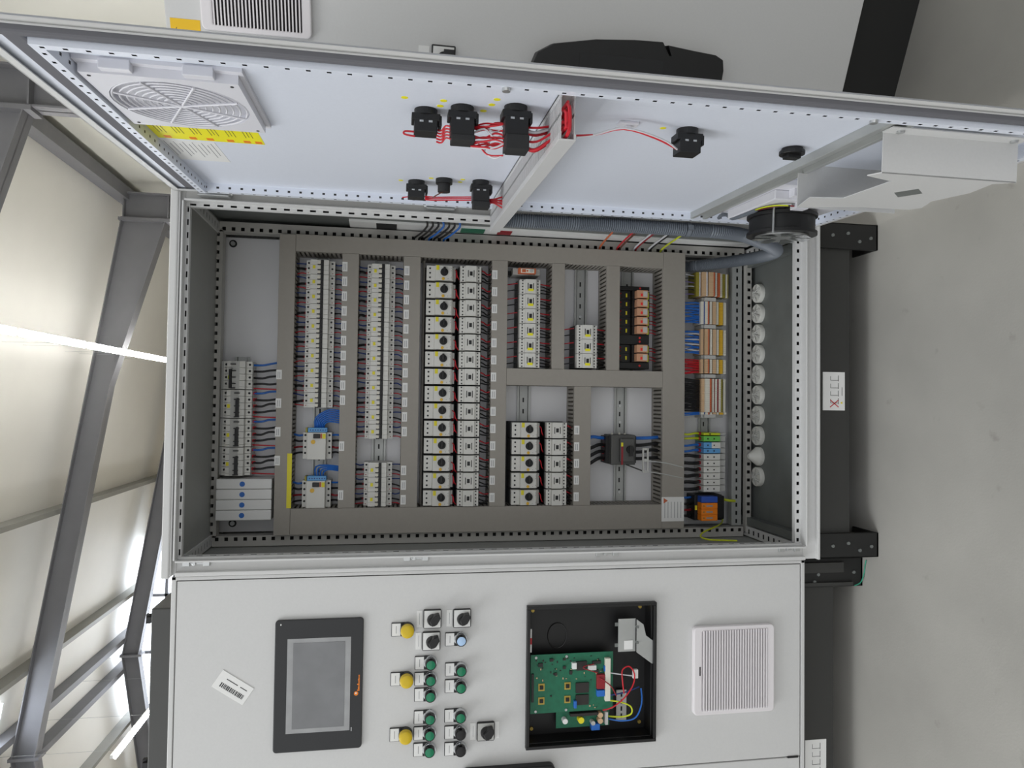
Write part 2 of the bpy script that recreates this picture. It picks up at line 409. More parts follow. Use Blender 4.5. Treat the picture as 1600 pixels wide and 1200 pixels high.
# ---------------------------------------------------------------- the open door (a part of the cabinet)
TH = .0589; HX, HY = .738, -.0104; PHI = PI-TH
DW, DZ0, DZ1 = .735, .175, 1.585; OF = -.010      # local axes of the door: x off the sheet, y from hinge to free edge
m = MB().box(OF-.002, OF, 0, DW, DZ0, DZ1)
for (a, b, c, d) in ((0, .002, DZ0, DZ1), (DW-.002, DW, DZ0, DZ1), (0, DW, DZ0, DZ0+.002), (0, DW, DZ1-.002, DZ1)): m.box(OF-.002, -.0044, a, b, c, d, 1)
for (a, b, c, d) in ((0, .012, DZ0, DZ1), (DW-.010, DW, DZ0, DZ1), (0, DW, DZ0, DZ0+.012), (0, DW, DZ1-.012, DZ1)): m.box(-.0059, -.0044, a, b, c, d, 1)
DOOR = m.build('door', ['paint_door_daylit', 'paint'], CAB); DOOR.location = (HX, HY, 0); DOOR.rotation_euler = (0, 0, PHI)  # sheet has the painted daylight tint, flanges the plain paint
gk = MB()
for (a, b, c, d) in ((.7175, .7285, DZ0+.03, DZ1-.03), (.026, .040, DZ0+.03, DZ1-.03), (.026, .7265, DZ0+.03, DZ0+.044), (.026, .7265, DZ1-.052, DZ1-.03)): gk.box(OF, .004 if a > .5 else -.004, a, b, c, d)
gk.build('gasket', 'gasket', DOOR, bevel=.004)
def dtube(name, org, A, B, L, wb, faces): 
    m = MB(); hollow(m, org, A, B, (1,0,0), L, wb, org[0]-OF, .0225, .005, .004, faces); m.build(name, ['paint_door_daylit', 'hole_shade'], DOOR)
dtube('frame_tube', (.010, .705, .225), (0,0,1), (0,1,0), 1.296, .012, 'N')
dtube('frame_tube', (.006, .044, .225), (0,0,1), (0,1,0), 1.296, .014, 'NB')
dtube('frame_tube', (.010, .058, 1.509), (0,1,0), (0,0,1), .647, .012, 'Nb')
dtube('frame_tube', (.010, .058, .225), (0,1,0), (0,0,1), .647, .012, 'NB')
m = MB().box(OF, .004, .058, .705, .472, .480).box(OF, .004, .058, .705, .500, .508).box(OF, -.004, .058, .705, .480, .500)
m.build('cross_rail', 'zinc', DOOR, bevel=.001)
for (u, z) in ((.711, 1.02), (.711, .548)): MB().cyl((.010, u, z), 'x', .005, .004, 10).build('bolt', 'steel', DOOR, True)
for z in (1.505, 1.05, .66, .26):     # hinges between door and post
    MB().box(-.012, .006, -.004, .022, z-.03, z+.03).cyl((-.004, .0, z-.034), 'z', .006, .068, 8).build('hinge', 'steel', DOOR, bevel=.001)
# printed notices stuck on the inside of the door
ys = MB().box(OF, OF+.0004, .345, .427, 1.350, 1.508).build('warning_sticker', 'yellow_pure', DOOR)
t = MB()
for k in range(6):
    z = 1.498-.025*k
    for j in range(3): t.box(OF+.0004, OF+.0007, .375+.004*(j % 2), .42-.006*((k+j) % 3), z-.005*j, z-.0007-.005*j)
t.build('sticker_text', 'ink', ys)
t = MB()
for z in (1.492, 1.455, 1.43, 1.40, 1.375, 1.358): MB().box(OF+.0004, OF+.0007, .349, .360, z-.005, z+.005).build('sticker_symbol', 'orange', ys)
ws = MB().box(OF, OF+.0004, .225, .338, 1.428, 1.512).build('notice_sheet', 'label', DOOR)
t = MB()
for k in range(11):
    z = 1.506-.007*k
    t.box(OF+.0004, OF+.0007, .25+.012*(k % 3), .33-.01*(k % 2), z-.0009, z)
t.build('notice_text', 'ink_light', ws)
for (u, z) in ((.60, 1.135), (.60, 1.085), (.58, 1.088), (.62, 1.018), (.6, 1.022), (.575, 1.03), (.175, 1.135), (.205, 1.08), (.21, 1.022), (.19, 1.025), (.565, .772)):
    MB().cyl((OF, u, z), 'x', .0045, .0004, 12).build('dot_sticker', 'yellow_pure', DOOR)

def on_door(name, label, cat, group=None): return thing(name, label, cat, (HX, HY, 0), PHI, group)
def on_door_at(name, label, cat, off, u, z, group=None):
    c, s = math.cos(PHI), math.sin(PHI)
    return thing(name, label, cat, (HX+c*off-s*u, HY+s*off+c*u, z), PHI, group)
# filter box with round finger guard at the top of the door
def ring(mb, c, R, r, n=36, m=0, ax='x'):
    pts = [(c[0], c[1]+R*math.cos(2*PI*k/n), c[2]+R*math.sin(2*PI*k/n)) for k in range(n+1)]
    mb.tube(pts, r, 5, m, smooth=0)
def square_hole_plate(mb, x, u0, u1, z0, z1, cu_, cz_, R, depth, n=32):
    def sq(a):
        c, s_ = math.cos(a), math.sin(a); k = 1/max(abs(c), abs(s_)); return (cu_+(u1-u0)/2*c*k, cz_+(z1-z0)/2*s_*k)
    vs = []
    for k in range(n):
        a = 2*PI*k/n; q = sq(a); vs += [(x, q[0], q[1]), (x, cu_+R*math.cos(a), cz_+R*math.sin(a)), (x-depth, cu_+R*math.cos(a), cz_+R*math.sin(a))]
    fs = []
    for k in range(n):
        a, b = 3*k, 3*((k+1) % n); fs += [(a, b, b+1, a+1), (a+1, b+1, b+2, a+2)]
    fs.append(tuple(3*k+2 for k in range(n))); mb.add(vs, fs)
U0, U1, Z0, Z1 = .458, .64, 1.33, 1.505
FB = on_door_at('vent_filter', 'white square filter vent with round finger guard inside the open door', 'vent', OF, .549, 1.4175)
m = MB(); hu, hz = (U1-U0)/2, (Z1-Z0)/2
square_hole_plate(m, .016, -hu, hu, -hz, hz, 0, 0, .082, .013)
for (a, b, c, d) in ((-hu, -hu, -hz, hz), (hu, hu, -hz, hz)): m.add([(0, a, c), (0, b, d), (.016, b, d), (.016, a, c)], [(0,1,2,3)])
for z in (-hz, hz): m.add([(0, -hu, z), (0, hu, z), (.016, hu, z), (.016, -hu, z)], [(0,1,2,3)])
m.box(.0, .005, -hu-.012, hu+.01, -hz-.006, hz+.003)
m.build('housing', 'fan_white', FB)
m = MB()
for k in range(9): ring(m, (.0145, 0, 0), .012+.0084*k, .0013)
m.build('guard_ring', 'fan_white', FB, True)
m = MB()
for a in (20, 65, 110, 155):
    c, s_ = math.cos(math.radians(a)), math.sin(math.radians(a)); m.tube([(.0165, -.078*c, -.078*s_), (.0165, .078*c, .078*s_)], .0016, 5)
m.build('guard_spoke', 'fan_white', FB)
for z in (.045, -.045): MB().box(.002, .014, hu, hu+.012, z-.017, z+.017).build('clip', 'fan_white', FB, bevel=.001)
for a in (-1, 1):
    for b in (-1, 1): MB().cyl((.016, a*hu*.9, b*hz*.9), 'x', .0022, .0006, 8).build('screw', 'black_soft', FB)
# lower filter with axial fan
FN = on_door_at('axial_fan', 'round black axial fan on white filter box low on the open door', 'fan', OF, .232, .392)
m = MB().box(0, .012, -.10, .13, -.10, .079).box(.012, .030, -.085, .10, -.085, .073); m.build('housing', 'fan_white', FN, bevel=.002)
for z in (.03, -.03): MB().box(.010, .026, .10, .118, z-.016, z+.016).build('clip', 'fan_white', FN, bevel=.001)
m = MB().cyl((.036, 0, 0), 'x', .06, .04, 40, rings=[(0, .066), (.006, .066), (.007, .0615), (.033, .0615), (.034, .066), (.04, .066)]).build('fan_body', 'black', FN, True)
MB().cyl((.0765, 0, 0), 'x', .050, .003, 32).build('rotor', 'steel', FN, True)
m = MB()
for k in range(7):
    a = 2*PI*k/7; c, s_ = math.cos(a), math.sin(a); c2, s2 = math.cos(a+.55), math.sin(a+.55)
    m.add([(.0800, .020*c, .020*s_), (.0800, .020*c2, .020*s2), (.0812, .056*c2, .056*s2), (.0830, .056*c, .056*s_)], [(0,1,2,3)])
m.build('fan_blade', 'chrome', FN)
MB().tube([(.03, .050, .046), (.080, .050, .046)], .002, 6).build('fan_stud', 'steel', FN)
for c_, dz in (('wire_black', .0), ('green_yellow', .004), ('red_dark', -.004)):
    MB().tube([(.034, .072, .022+dz), (.036, .084, .034+dz), (.034, .070, .052+dz), (.033, .045, .062+dz), (.0325, .02, .066+dz*.5)], .0014, 5).build('wire', c_, FN, True)
MB().box(.024, .040, .065, .085, -.004, .022).build('plug', 'fan_white', FN, bevel=.001)
MB().tube([(.0325, .022, .066), (.033, -.03, .067), (.030, -.075, .068), (.018, -.10, .066), (.0115, -.132, .063), (.0115, -.16, .056)], .004, 7).build('fan_cable', 'conduit', FN, True)
# folded white sheet cover over the lower filter
SH = on_door('sheet_cover', 'folded white sheet metal cover with notched top in front of the fan', 'cover')
P = [(.662,.497),(.644,.506),(.6265,.455),(.5203,.4563),(.5108,.508),(.447,.49),(.4724,.392),(.476,.3066),(.4935,.2973),(.536,.3155),(.596,.302),(.6475,.313),(.662,.2886)]
MB().prism([(a, b) for a, b in P], .0585, .060, 'yz').build('top_sheet', 'paint', SH)
MB().box(.0045, .060, .6605, .662, .2875, .497).build('front_leg', 'paint', SH)
MB().prism([(-.010, .31), (.060, .31), (.060, .490), (.004, .490), (.004, .4715), (-.010, .4715)], .4455, .447, 'xz').build('rear_leg', 'paint', SH)
MB().box(.0045, .006, .662, .684, .287, .499).build('flange', 'paint', SH)
MB().prism([(.5718, .4084), (.6005, .3912), (.5787, .3668), (.5487, .3839)], .0600, .0604, 'yz').build('slot_plate', 'zinc_dark', SH)
for z in (.48, .305): MB().cyl((.006, .673, z), 'x', .005, .003, 10).build('screw', 'steel', SH, True)
# grey slotted duct on the door
DD = on_door('door_wiring_duct', 'light grey slotted wiring duct full of red wires across the open door', 'wiring duct')
m = MB().box(OF, OF+.002, .059, .668, .926, .945); m.build('base', 'duct_light', DD)
MB().box(.0485, .0505, .03, .668, .9245, .9465).box(.042, .0485, .03, .668, .9245, .926).box(.042, .0485, .03, .668, .945, .9465).build('lid', 'duct_light', DD, bevel=.0006)
for z in (.926, .9435):
    m = MB(); u = .03
    m.box(OF, -.002, .059, .668, z, z+.0015); m.box(.016, .020, .03, .668, z, z+.0015); m.box(.040, .049, .03, .668, z, z+.0015)
    while u < .665: m.box(-.002 if u > .059 else .0062, .040, u, u+.0042, z, z+.0015); u += .0078
    m.build('slotted_wall', 'duct_light', DD)
m = MB()
for k in range(7):
    a = random.uniform(.0, .04); z = random.uniform(.931, .940)
    m.tube([(a, .664-random.random()*.01, z), (random.uniform(0, .04), .55, random.uniform(.931, .94)), (random.uniform(0, .04), .35, random.uniform(.931, .94)), (random.uniform(0, .04), .1, z)], .0022, 5)
m.tube([(.004, .6, .935), (.006, .668, .936), (.03, .672, .934), (.044, .668, .936), (.04, .60, .935)], .0024, 6)
m.tube([(.012, .6, .938), (.014, .666, .939), (.03, .670, .938), (.036, .666, .938), (.03, .60, .937)], .0024, 6)
m.build('red_wire', 'red', DD, True)
# switch blocks behind the door front
def switch_block(label, u, z, L, kind):
    t = on_door_at('switch_block', label, 'switch', OF, u, z, 'black switch blocks inside the open door')
    MB().cyl((0, 0, 0), 'x', .0155, .009, 20).build('collar', 'black', t, True)
    if kind == 'lamp':
        MB().cyl((.008, 0, 0), 'x', .0115, L-.008, 14).build('holder', 'black_soft', t, True); return t
    if kind == 'knob':
        MB().cyl((.004, 0, 0), 'x', .019, .006, 20).box(.008, .016, -.008, .008, -.011, .011).build('nut', 'black', t, bevel=.001); return t
    MB().box(.008, .018, -.013, .013, -.019, .019).box(.010, .024, -.012, .012, -.021, -.017).build('flange', 'black', t, bevel=.001)
    MB().box(.016, min(L, .040), -.014, .014, -.0155, .0155).build('contact_block', 'black', t, bevel=.0012)
    m = MB()
    for dz in (-.006, .006): m.box(.018, .0205, .013, .0146, dz-.0025, dz+.0025)
    m.build('contact', 'steel', t)
    if L > .042: MB().box(.040, L, -.013, .016, -.0165, .0145).build('rear_block', 'black_soft', t, bevel=.0012)
    return t
S = {}
for key, lab, u, z, L, kd in (('a', 'short black switch block in the upper row with a single red loop', .560, 1.106, .033, ''),
      ('b', 'long black switch block between short block and double block in red wires', .581, 1.059, .048, ''),
      ('c', 'longest black switch block in the upper row beside the grey duct', .599, .990, .060, ''),
      ('d', 'lone black switch block between the grey duct and the fan', .566, .736, .036, ''),
      ('e', 'black lock nut above the door cross rail', .522, .547, .016, 'knob'),
      ('f', 'short black switch block in the row nearer the hinges', .176, 1.106, .033, ''),
      ('g', 'slim black lamp holder between two blocks near the hinges', .203, 1.056, .024, 'lamp'),
      ('h', 'long black switch block near the hinges beside the grey duct', .206, .988, .051, '')):
    S[key] = switch_block(lab, u, z, L, kd)
def red_harness(label, paths):
    t = on_door('wire_harness', label, 'wires')
    for (pts, r, c) in paths: MB().tube(pts, r, 6, smooth=4).build('wire', c, t, True)
    return t
P = []
for k in range(16):
    j = lambda s: random.uniform(-s, s)
    o = random.uniform(.012, .042); c_ = 'wire_white' if k % 5 == 4 else 'red'
    P.append(([(o, .577, 1.046), (o+j(.006), .585+j(.005), 1.030), (o+j(.006), .588+j(.005), 1.015), (o+j(.005), .594, 1.002)], .0013, c_))
for k in range(10):
    o = random.uniform(.014, .050); P.append(([(o, .597, .978), (o+.002, .595+random.uniform(-.01, .01), .962), (o*.75, .595+random.uniform(-.02, .02), .944)], .0017, 'wire_white' if k % 5 == 4 else 'red'))
for k in range(5):
    o = .016+.004*k; P.append(([(o, .563, 1.091), (o+.003, .57, 1.085), (o-.002, .575, 1.080), (o, .579, 1.073)], .0012, 'red'))
P.append(([(.02, .56, 1.12), (.02, .56, 1.133), (.024, .56, 1.134), (.026, .56, 1.12)], .0013, 'red'))
P.append(([(.03, .585, 1.02), (.045, .58, 1.028), (.055, .585, 1.015), (.05, .59, 1.002)], .0013, 'wire_white'))
P.append(([(.036, .58, 1.036), (.050, .582, 1.024), (.052, .59, 1.004)], .0012, 'red'))
red_harness('bundle of red and white wires between the upper switch blocks', P)
P = []
for k in range(6):
    o = .020+.003*(k % 3); dz = random.uniform(-.002, .002); P.append(([(o, .19, .97+.0), (o, .195, .962), (o-.006+.003*k, .195, .944)], .0016, 'red'))
    P.append(([(o, .185+.001*k, 1.09), (o+.001, .19, 1.07+dz), (o, .195, 1.04+dz), (o, .2, 1.02), (o, .205, 1.005)], .0012, 'red'))
P.append(([(.012, .203, 1.056), (.02, .20, 1.07), (.022, .192, 1.075)], .0011, 'wire_brown'))
P.append(([(.02, .176, 1.12), (.022, .176, 1.132)], .0011, 'red'))
red_harness('red wires tied along the switch blocks near the door hinges', P)
red_harness('pair of red wires from the duct to the lone switch block', [([(.015+.002*k, .575, .926), (.014, .585, .88), (.006, .595+.002*k, .84), (.012, .585, .79-.004*k), (.02, .57, .752)], .0015, c_) for k, c_ in ((0, 'red'), (1, 'red'), (2, 'wire_white'))])
cl = on_door_at('cable_clip', 'small white cable clip holding red wires on the open door', 'cable clip', OF, .575, .827)
MB().box(0, .004, -.008, .008, -.014, .014).box(.004, .010, -.003, .003, -.004, .004).build('clip', 'fan_white', cl, bevel=.001)
cl = on_door_at('cable_clip', 'small white cable clip beside the cross rail near the hinges', 'cable clip', OF, .10, .455)
MB().box(0, .004, -.008, .008, -.014, .014).box(.004, .014, -.003, .003, -.003, .003).build('clip', 'fan_white', cl, bevel=.001)
# corrugated conduit by the hinges
m = MB(); pts = [(.7135, -.037, .927), (.7140, -.036, .85), (.7150, -.035, .75), (.7155, -.035, .606), (.7150, -.034, .45), (.7120, -.029, .37), (.7030, -.010, .31), (.6975, .012, .268), (.6975, .045, .238), (.7000, .09, .226), (.7020, .14, .230), (.7030, .19, .252), (.7030, .240, .288), (.7025, .285, .330), (.7020, .302, .352), (.7020, .305, .3765)]
Q = []
for i in range(len(pts)-1):
    a, b = Vector(pts[i]), Vector(pts[i+1]); n = max(2, int((b-a).length/.0022))
    p0 = Vector(pts[max(i-1, 0)]); p3 = Vector(pts[min(i+2, len(pts)-1)])
    for k in range(n):
        t = k/n; Q.append(.5*((2*a)+(b-p0)*t+(2*p0-5*a+4*b-p3)*t*t+(3*a-p0-3*b+p3)*t**3))
m.tube(Q, lambda i, L: .0158 if (i//1) % 2 else .0126, 14, smooth=0)
tag(m.build('corrugated_conduit', 'conduit', None, True), 'grey corrugated hose looping from the door hinges into the cabinet', 'conduit')
cb = thing('cable_tie', 'dark grey tie strapped round the corrugated hose', 'cable tie', (.7152, -.0345, .50))
MB().cyl((0, 0, -.005), 'z', .0165, .010, 16).box(-.006, .004, -.024, -.012, -.005, .005).build('strap', 'conduit', cb, True)

# ================================================================ wiring ducts on the mounting plate
YF = .265
def duct(label, x0, x1, z0, z1, horiz, walls='both'):
    t = thing('wiring_duct', label, 'wiring duct', ((x0+x1)/2, YP, (z0+z1)/2), group='grey wiring ducts on the mounting plate')
    hx, hz, d = (x1-x0)/2, (z1-z0)/2, YP-YF
    MB().box(-hx, hx, -.002, 0, -hz, hz).build('base', 'duct', t)
    m = MB().box(-hx, hx, -d, -d+.002, -hz, hz)
    if horiz: m.box(-hx, hx, -d+.002, -d+.012, -hz, -hz+.0015).box(-hx, hx, -d+.002, -d+.012, hz-.0015, hz)
    else: m.box(-hx, -hx+.0015, -d+.002, -d+.012, -hz, hz).box(hx-.0015, hx, -d+.002, -d+.012, -hz, hz)
    m.build('cover', 'duct', t, bevel=.0007)
    for s_ in (-1, 1):
        if walls == 'none': break
        m = MB(); L = hx if horiz else hz; a = -L
        while a < L-.003:
            for (q0, q1) in ((-d+.012, -.012),):
                if horiz: m.box(a, a+.0062, q0, q1, s_*hz, s_*(hz-.0014))
                else: m.box(s_*hx, s_*(hx-.0014), q0, q1, a, a+.0062)
            a += .0108
        if horiz: m.box(-hx, hx, -.012, 0, s_*hz, s_*(hz-.0014))
        else: m.box(s_*hx, s_*(hx-.0014), -.012, 0, -hz, hz)
        m.build('slotted_wall', 'duct', t)
    return t
DU = {}
DU['A'] = duct('long grey duct cover above the breaker rows, reaching both sides', -.003, .728, 1.383, 1.421, True)
DU['R'] = duct('upright grey duct cover along the door hinge side', .688, .7295, .437, 1.3825, False)
DU['L'] = duct('wide upright grey duct cover along the lock side of the cabinet', -.003, .060, .437, 1.3825, False)
DU['E'] = duct('wide grey duct cover above the terminal strip with paper notice', -.003, .731, .375, .4365, True)
DU['B'] = duct('grey duct cover between the two breaker rows', .0605, .6875, 1.231, 1.271, True)
DU['C'] = duct('grey duct cover between breakers and row of motor switches', .0605, .6875, 1.079, 1.121, True)
DU['D'] = duct('grey duct cover below the row of fourteen contactors', .0605, .6875, .857, .897, True)
DU['X'] = duct('short upright grey duct cover dividing the lower compartments', .369, .412, .437, .8565, False)
DU['F'] = duct('short grey duct cover below the six small contactors', .4125, .6875, .706, .739, True)
DU['G'] = duct('short grey duct cover above the plug-in relays', .4125, .6875, .557, .592, True)
DU['H'] = duct('short grey duct cover below the five motor switches', .0605, .3685, .633, .678, True)
def stick(duct_key, x, z, w, h, rows=2, mt='label', name='marker_label', vert=False):
    t = DU[duct_key]; dx, dz = x-t.location.x, z-t.location.z; d = YP-YF
    o = MB().box(dx-w/2, dx+w/2, -d-.0008, -d, dz-h/2, dz+h/2).build(name, mt, t)
    m = MB()
    for k in range(rows):
        zz = dz+h/2-(k+1)*h/(rows+1); m.box(dx-w*.36, dx+w*.3, -d-.0011, -d-.0008, zz-.0007, zz+.0007)
    if rows: m.build('label_text', 'ink_light', o)
    return o
# ================================================================ DIN rails
def rail(label, x0, x1, z):
    t = thing('mounting_rail', label, 'rail', ((x0+x1)/2, YP, z), group='steel mounting rails')
    h = (x1-x0)/2
    MB().box(-h, h, -.001, 0, -.0125, .0125).box(-h, h, -.0075, -.0065, -.0175, -.0115).box(-h, h, -.0075, -.0065, .0115, .0175).box(-h, h, -.0075, 0, -.0125, -.0115).box(-h, h, -.0075, 0, .0115, .0125).build('profile', 'zinc', t)
    m = MB(); x = -h+.02
    while x < h-.02: m.box(x, x+.012, -.0013, -.001, -.002, .002); x += .03
    m.build('slot_row', 'black_soft', t)
    return t
RZ = {'0': 1.515, '1': 1.325, '2': 1.176, '3': 1.012, '3c': .952, '4a': .7975, '5a': .6437, '6a': .511, '4b': .798, '5b': .529, 't': .285}
rail('steel rail behind the four-pole breakers at the very top', .1335, .43, RZ['0'])
rail('steel rail of the upper breaker row', .0605, .6875, RZ['1'])
rail('steel rail of the lower breaker row', .0605, .6875, RZ['2'])
rail('steel rail behind the six small contactors', .4125, .6875, RZ['4a'])
r5 = rail('half-empty steel rail beside the three contactors', .4125, .6875, RZ['5a'])
MB().cyl((.01, -.001, 0), '-y', .004, .003, 10).build('rail_screw', 'steel', r5, True)
rail('steel rail behind the plug-in relays', .4125, .6875, RZ['6a'])
rail('steel rail beside the five motor switches', .2755, .3685, RZ['4b'])
r6 = rail('steel rail carrying the dark main switch', .0605, .3685, RZ['5b'])
m = MB()
for x in (.105, .06, -.13, -.185): m.cyl((x, -.001, 0), '-y', .004, .003, 10)
m.build('rail_screw', 'steel', r6, True)
rail('steel rail carrying the terminal strip', .005, .69, RZ['t'])
# ================================================================ devices (local: x right, -y towards the viewer, z up)
def wires(t, specs, r=.0016):
    for (c, pts, rr) in specs: MB().tube(pts, rr or r, 6, smooth=3).build('wire', c, t, True)
def dots(t, name, pts, y, r, mt='black_soft', n=8):
    m = MB()
    for (x, z) in pts: m.cyl((x, y, z), '-y', r, .0006, n)
    o = m.build(name, mt, t)
    if len(pts) > 1: o['kind'] = 'stuff'
    return o
def wj(s): return random.uniform(-s, s)
# --- two-pole breaker with auxiliary contact
def make_breaker(seed):
    random.seed(seed)
    t = thing('breaker', 'x', 'breaker', (0, YP, 0), group='two-pole breakers'); w = .0356
    prof = [(-.007, -.0345), (-.050, -.0345), (-.050, -.0215), (-.066, -.0205), (-.066, .0235), (-.050, .0245), (-.050, .0345), (-.007, .0345)]
    m = MB()
    for (a, b) in ((.0052, .0178), (-.0078, .0048), (-.0178, -.0082)): m.prism(prof, a, b, 'yz')
    m.build('body', 'white', t)
    MB().box(-.0178, .0178, -.0672, -.0655, -.0085, -.0015).build('slot_cover', 'black', t)
    m = MB()
    for (a, b) in ((.0068, .0150), (-.0062, .0030), (-.0165, -.0095)):
        m.cyl(((a+b)/2, -.066, .0025), '-y', min(.0042, (b-a)/2), .0035, 10, 1); m.box(a-.0022, a+.0004, -.0672, -.066, -.002, .0065, 0)
        m.box(a+.001, b-.001, -.0715, -.066, -.0062, -.0025, 0)
    m.build('toggle', ['black', 'cream'], t)
    MB().box(-.0045, .0035, -.0672, -.0658, .0115, .0178).build('marker', 'yellow', t)
    dots(t, 'terminal_screw', [(.0115, .0290), (-.0015, .0290), (.0115, -.0280), (-.0015, -.0280)], -.0502, .0026)
    dots(t, 'contact_screw', [(-.013, .0300), (-.013, -.029)], -.0502, .0013, 'red_dark', 6)
    wires(t, [('blue_dark', [(.0115, -.036, .034), (.0115+wj(.002), -.042, .046), (.0115+wj(.006), -.035, .062)], .0017),
              ('wire_black', [(-.0015, -.036, .040), (-.0015+wj(.002), -.044, .050), (-.003+wj(.004), -.035, .063)], .0034),
              ('red', [(-.013, -.034, .034), (-.013+wj(.002), -.042, .048), (-.012+wj(.005), -.035, .062)], .0014),
              ('blue_dark', [(.0115, -.036, -.034), (.0115+wj(.002), -.042, -.044), (.008+wj(.006), -.038, -.056)], .0016),
              ('wire_black', [(-.0015, -.036, -.034), (-.002+wj(.002), -.042, -.046), (-.004+wj(.004), -.038, -.056)], .0018),
              ('red', [(-.013, -.034, -.032), (-.014+wj(.002), -.042, -.046), (-.016+wj(.003), -.038, -.056)], .0013)])
    MB().cyl((-.0015, -.036, .0335), 'z', .0030, .0075, 8).build('ferrule', 'red_dark', t, True)
    return t
protos = [make_breaker(s_) for s_ in (1, 2, 3)]; first = [True]*3
def put_breaker(x, z, label):
    k = random.randrange(3)
    if first[k]: first[k] = False; o = protos[k]; o.location = (x, YP, z); o['label'] = label; return o
    return dup(protos[k], (x, YP, z), label)
random.seed(5)
pt_ = (.672-.3055)/10
for i in range(10):
    x = .672-pt_*(i+.5); put_breaker(x, RZ['1'], f"two-pole breaker on the upper breaker rail, {ORD[i]} from the hinge side")
    stick('B', x+.001, 1.2645, .0235, .0125)
pt_ = (.6685-.2292)/12
for i in range(12):
    x = .6685-pt_*(i+.5); put_breaker(x, RZ['2'], f"two-pole breaker on the lower breaker rail, {ORD[i]} from the hinge side")
    stick('C', x+.001, 1.1130, .0235, .0125)
pt_ = (.1705-.0612)/3
for i in range(3):
    x = .1705-pt_*(i+.5); put_breaker(x, RZ['2'], f"two-pole breaker in the separate group of three, {ORD[i]} from the empty rail")
    stick('C', x, 1.1130, .0235, .0125)
# --- four-pole breakers at the top
def make_four(seed, up):
    random.seed(seed)
    t = thing('four_pole_breaker', 'x', 'breaker', (0, YP, 0), group='four-pole breakers at the top')
    prof = [(-.007, -.0335), (-.056, -.0335), (-.056, -.0205), (-.074, -.0195), (-.074, .0215), (-.056, .0225), (-.056, .0330), (-.007, .0330)]
    m = MB(); xs = [.0262, .0106, -.0050, -.0206]
    for x in xs: m.prism(prof, x-.0074, x+.0074, 'yz')
    m.prism(prof, -.0338, -.0286, 'yz'); m.build('body', 'white', t)
    m = MB().box(-.033, .033, -.0746, -.0735, -.007, .012, 1)
    zz = .010 if up else .0
    for x in xs+[-.0312]: m.box(x-.0012, x+.0012, -.080, -.074, zz-.009, zz+.003)
    m.box(-.031 if not up else -.033, .012 if not up else .018, -.079, -.074, zz-.004 if not up else zz, zz)
    m.box(-.032, .014, -.081, -.074, (zz-.008) if not up else zz+.001, (zz-.003) if not up else zz+.006)
    m.build('toggle', ['black', 'white_grey'], t)
    MB().box(-.010, -.001, -.0746, -.0738, .013 if not up else .0155, .0195).build('marker', 'yellow' if not up else 'green_yellow', t)
    dots(t, 'terminal_screw', [(x, .027) for x in xs]+[(x, -.0275) for x in xs], -.0562, .0029)
    dots(t, 'top_terminal', [(x, .0375) for x in xs], -.020, .004)
    MB().box(-.034, .034, -.045, -.007, .033, .0405).build('terminal_ledge', 'white_grey', t)
    cs = ['blue', 'wire_black', 'wire_black', 'wire_black']
    specs = []
    for x, c in zip(xs, cs): specs.append((c, [(x, -.038, -.033), (x+wj(.002), -.044, -.055), (x+.003+wj(.004), -.04, -.072), (x+.004+wj(.004), -.045, -.094)], .0026))
    specs.append(('red', [(-.0312, -.036, -.033), (-.032, -.042, -.06), (-.033, -.044, -.094)], .0017)); wires(t, specs)
    if not up:
        m = MB()
        for x in xs: m.cyl((x, -.038, -.034), '-z', .0036, .008, 8)
        m.build('ferrule', 'red', t, True)
    return t
fp = (.4167-.1391)/4; f4 = None
for i in range(4):
    x = .4167-fp*(i+.5); lab = "four-pole breaker with raised toggles, first of four above the top duct" if i == 0 else f"four-pole breaker with lowered toggles above the top duct, {ORD[i]} from the hinge side"
    if i == 0: o = make_four(11, True); o.location = (x, YP, RZ['0']); o['label'] = lab
    elif i == 1: f4 = make_four(12, False); f4.location = (x, YP, RZ['0']); f4['label'] = lab
    else: dup(f4, (x, YP, RZ['0']), lab)
    stick('A', x+.003, 1.4155, .023, .013)
# --- surge modules with blue discs
for i in range(4):
    w = .02505; x = .1327-w*(i+.5)
    t = thing('slim_module', f"flat white module with a blue disc, {ORD[i]} beside the four-pole breakers", 'module', (x, YP, 1.4915), group='white modules with blue discs')
    MB().box(-w/2+.0004, w/2-.0004, -.075, 0, -.064, .064).build('body', 'label', t, bevel=.0022)
    MB().cyl((0, -.075, .004), '-y', .0062, .0006, 20).build('disc', 'blue', t)
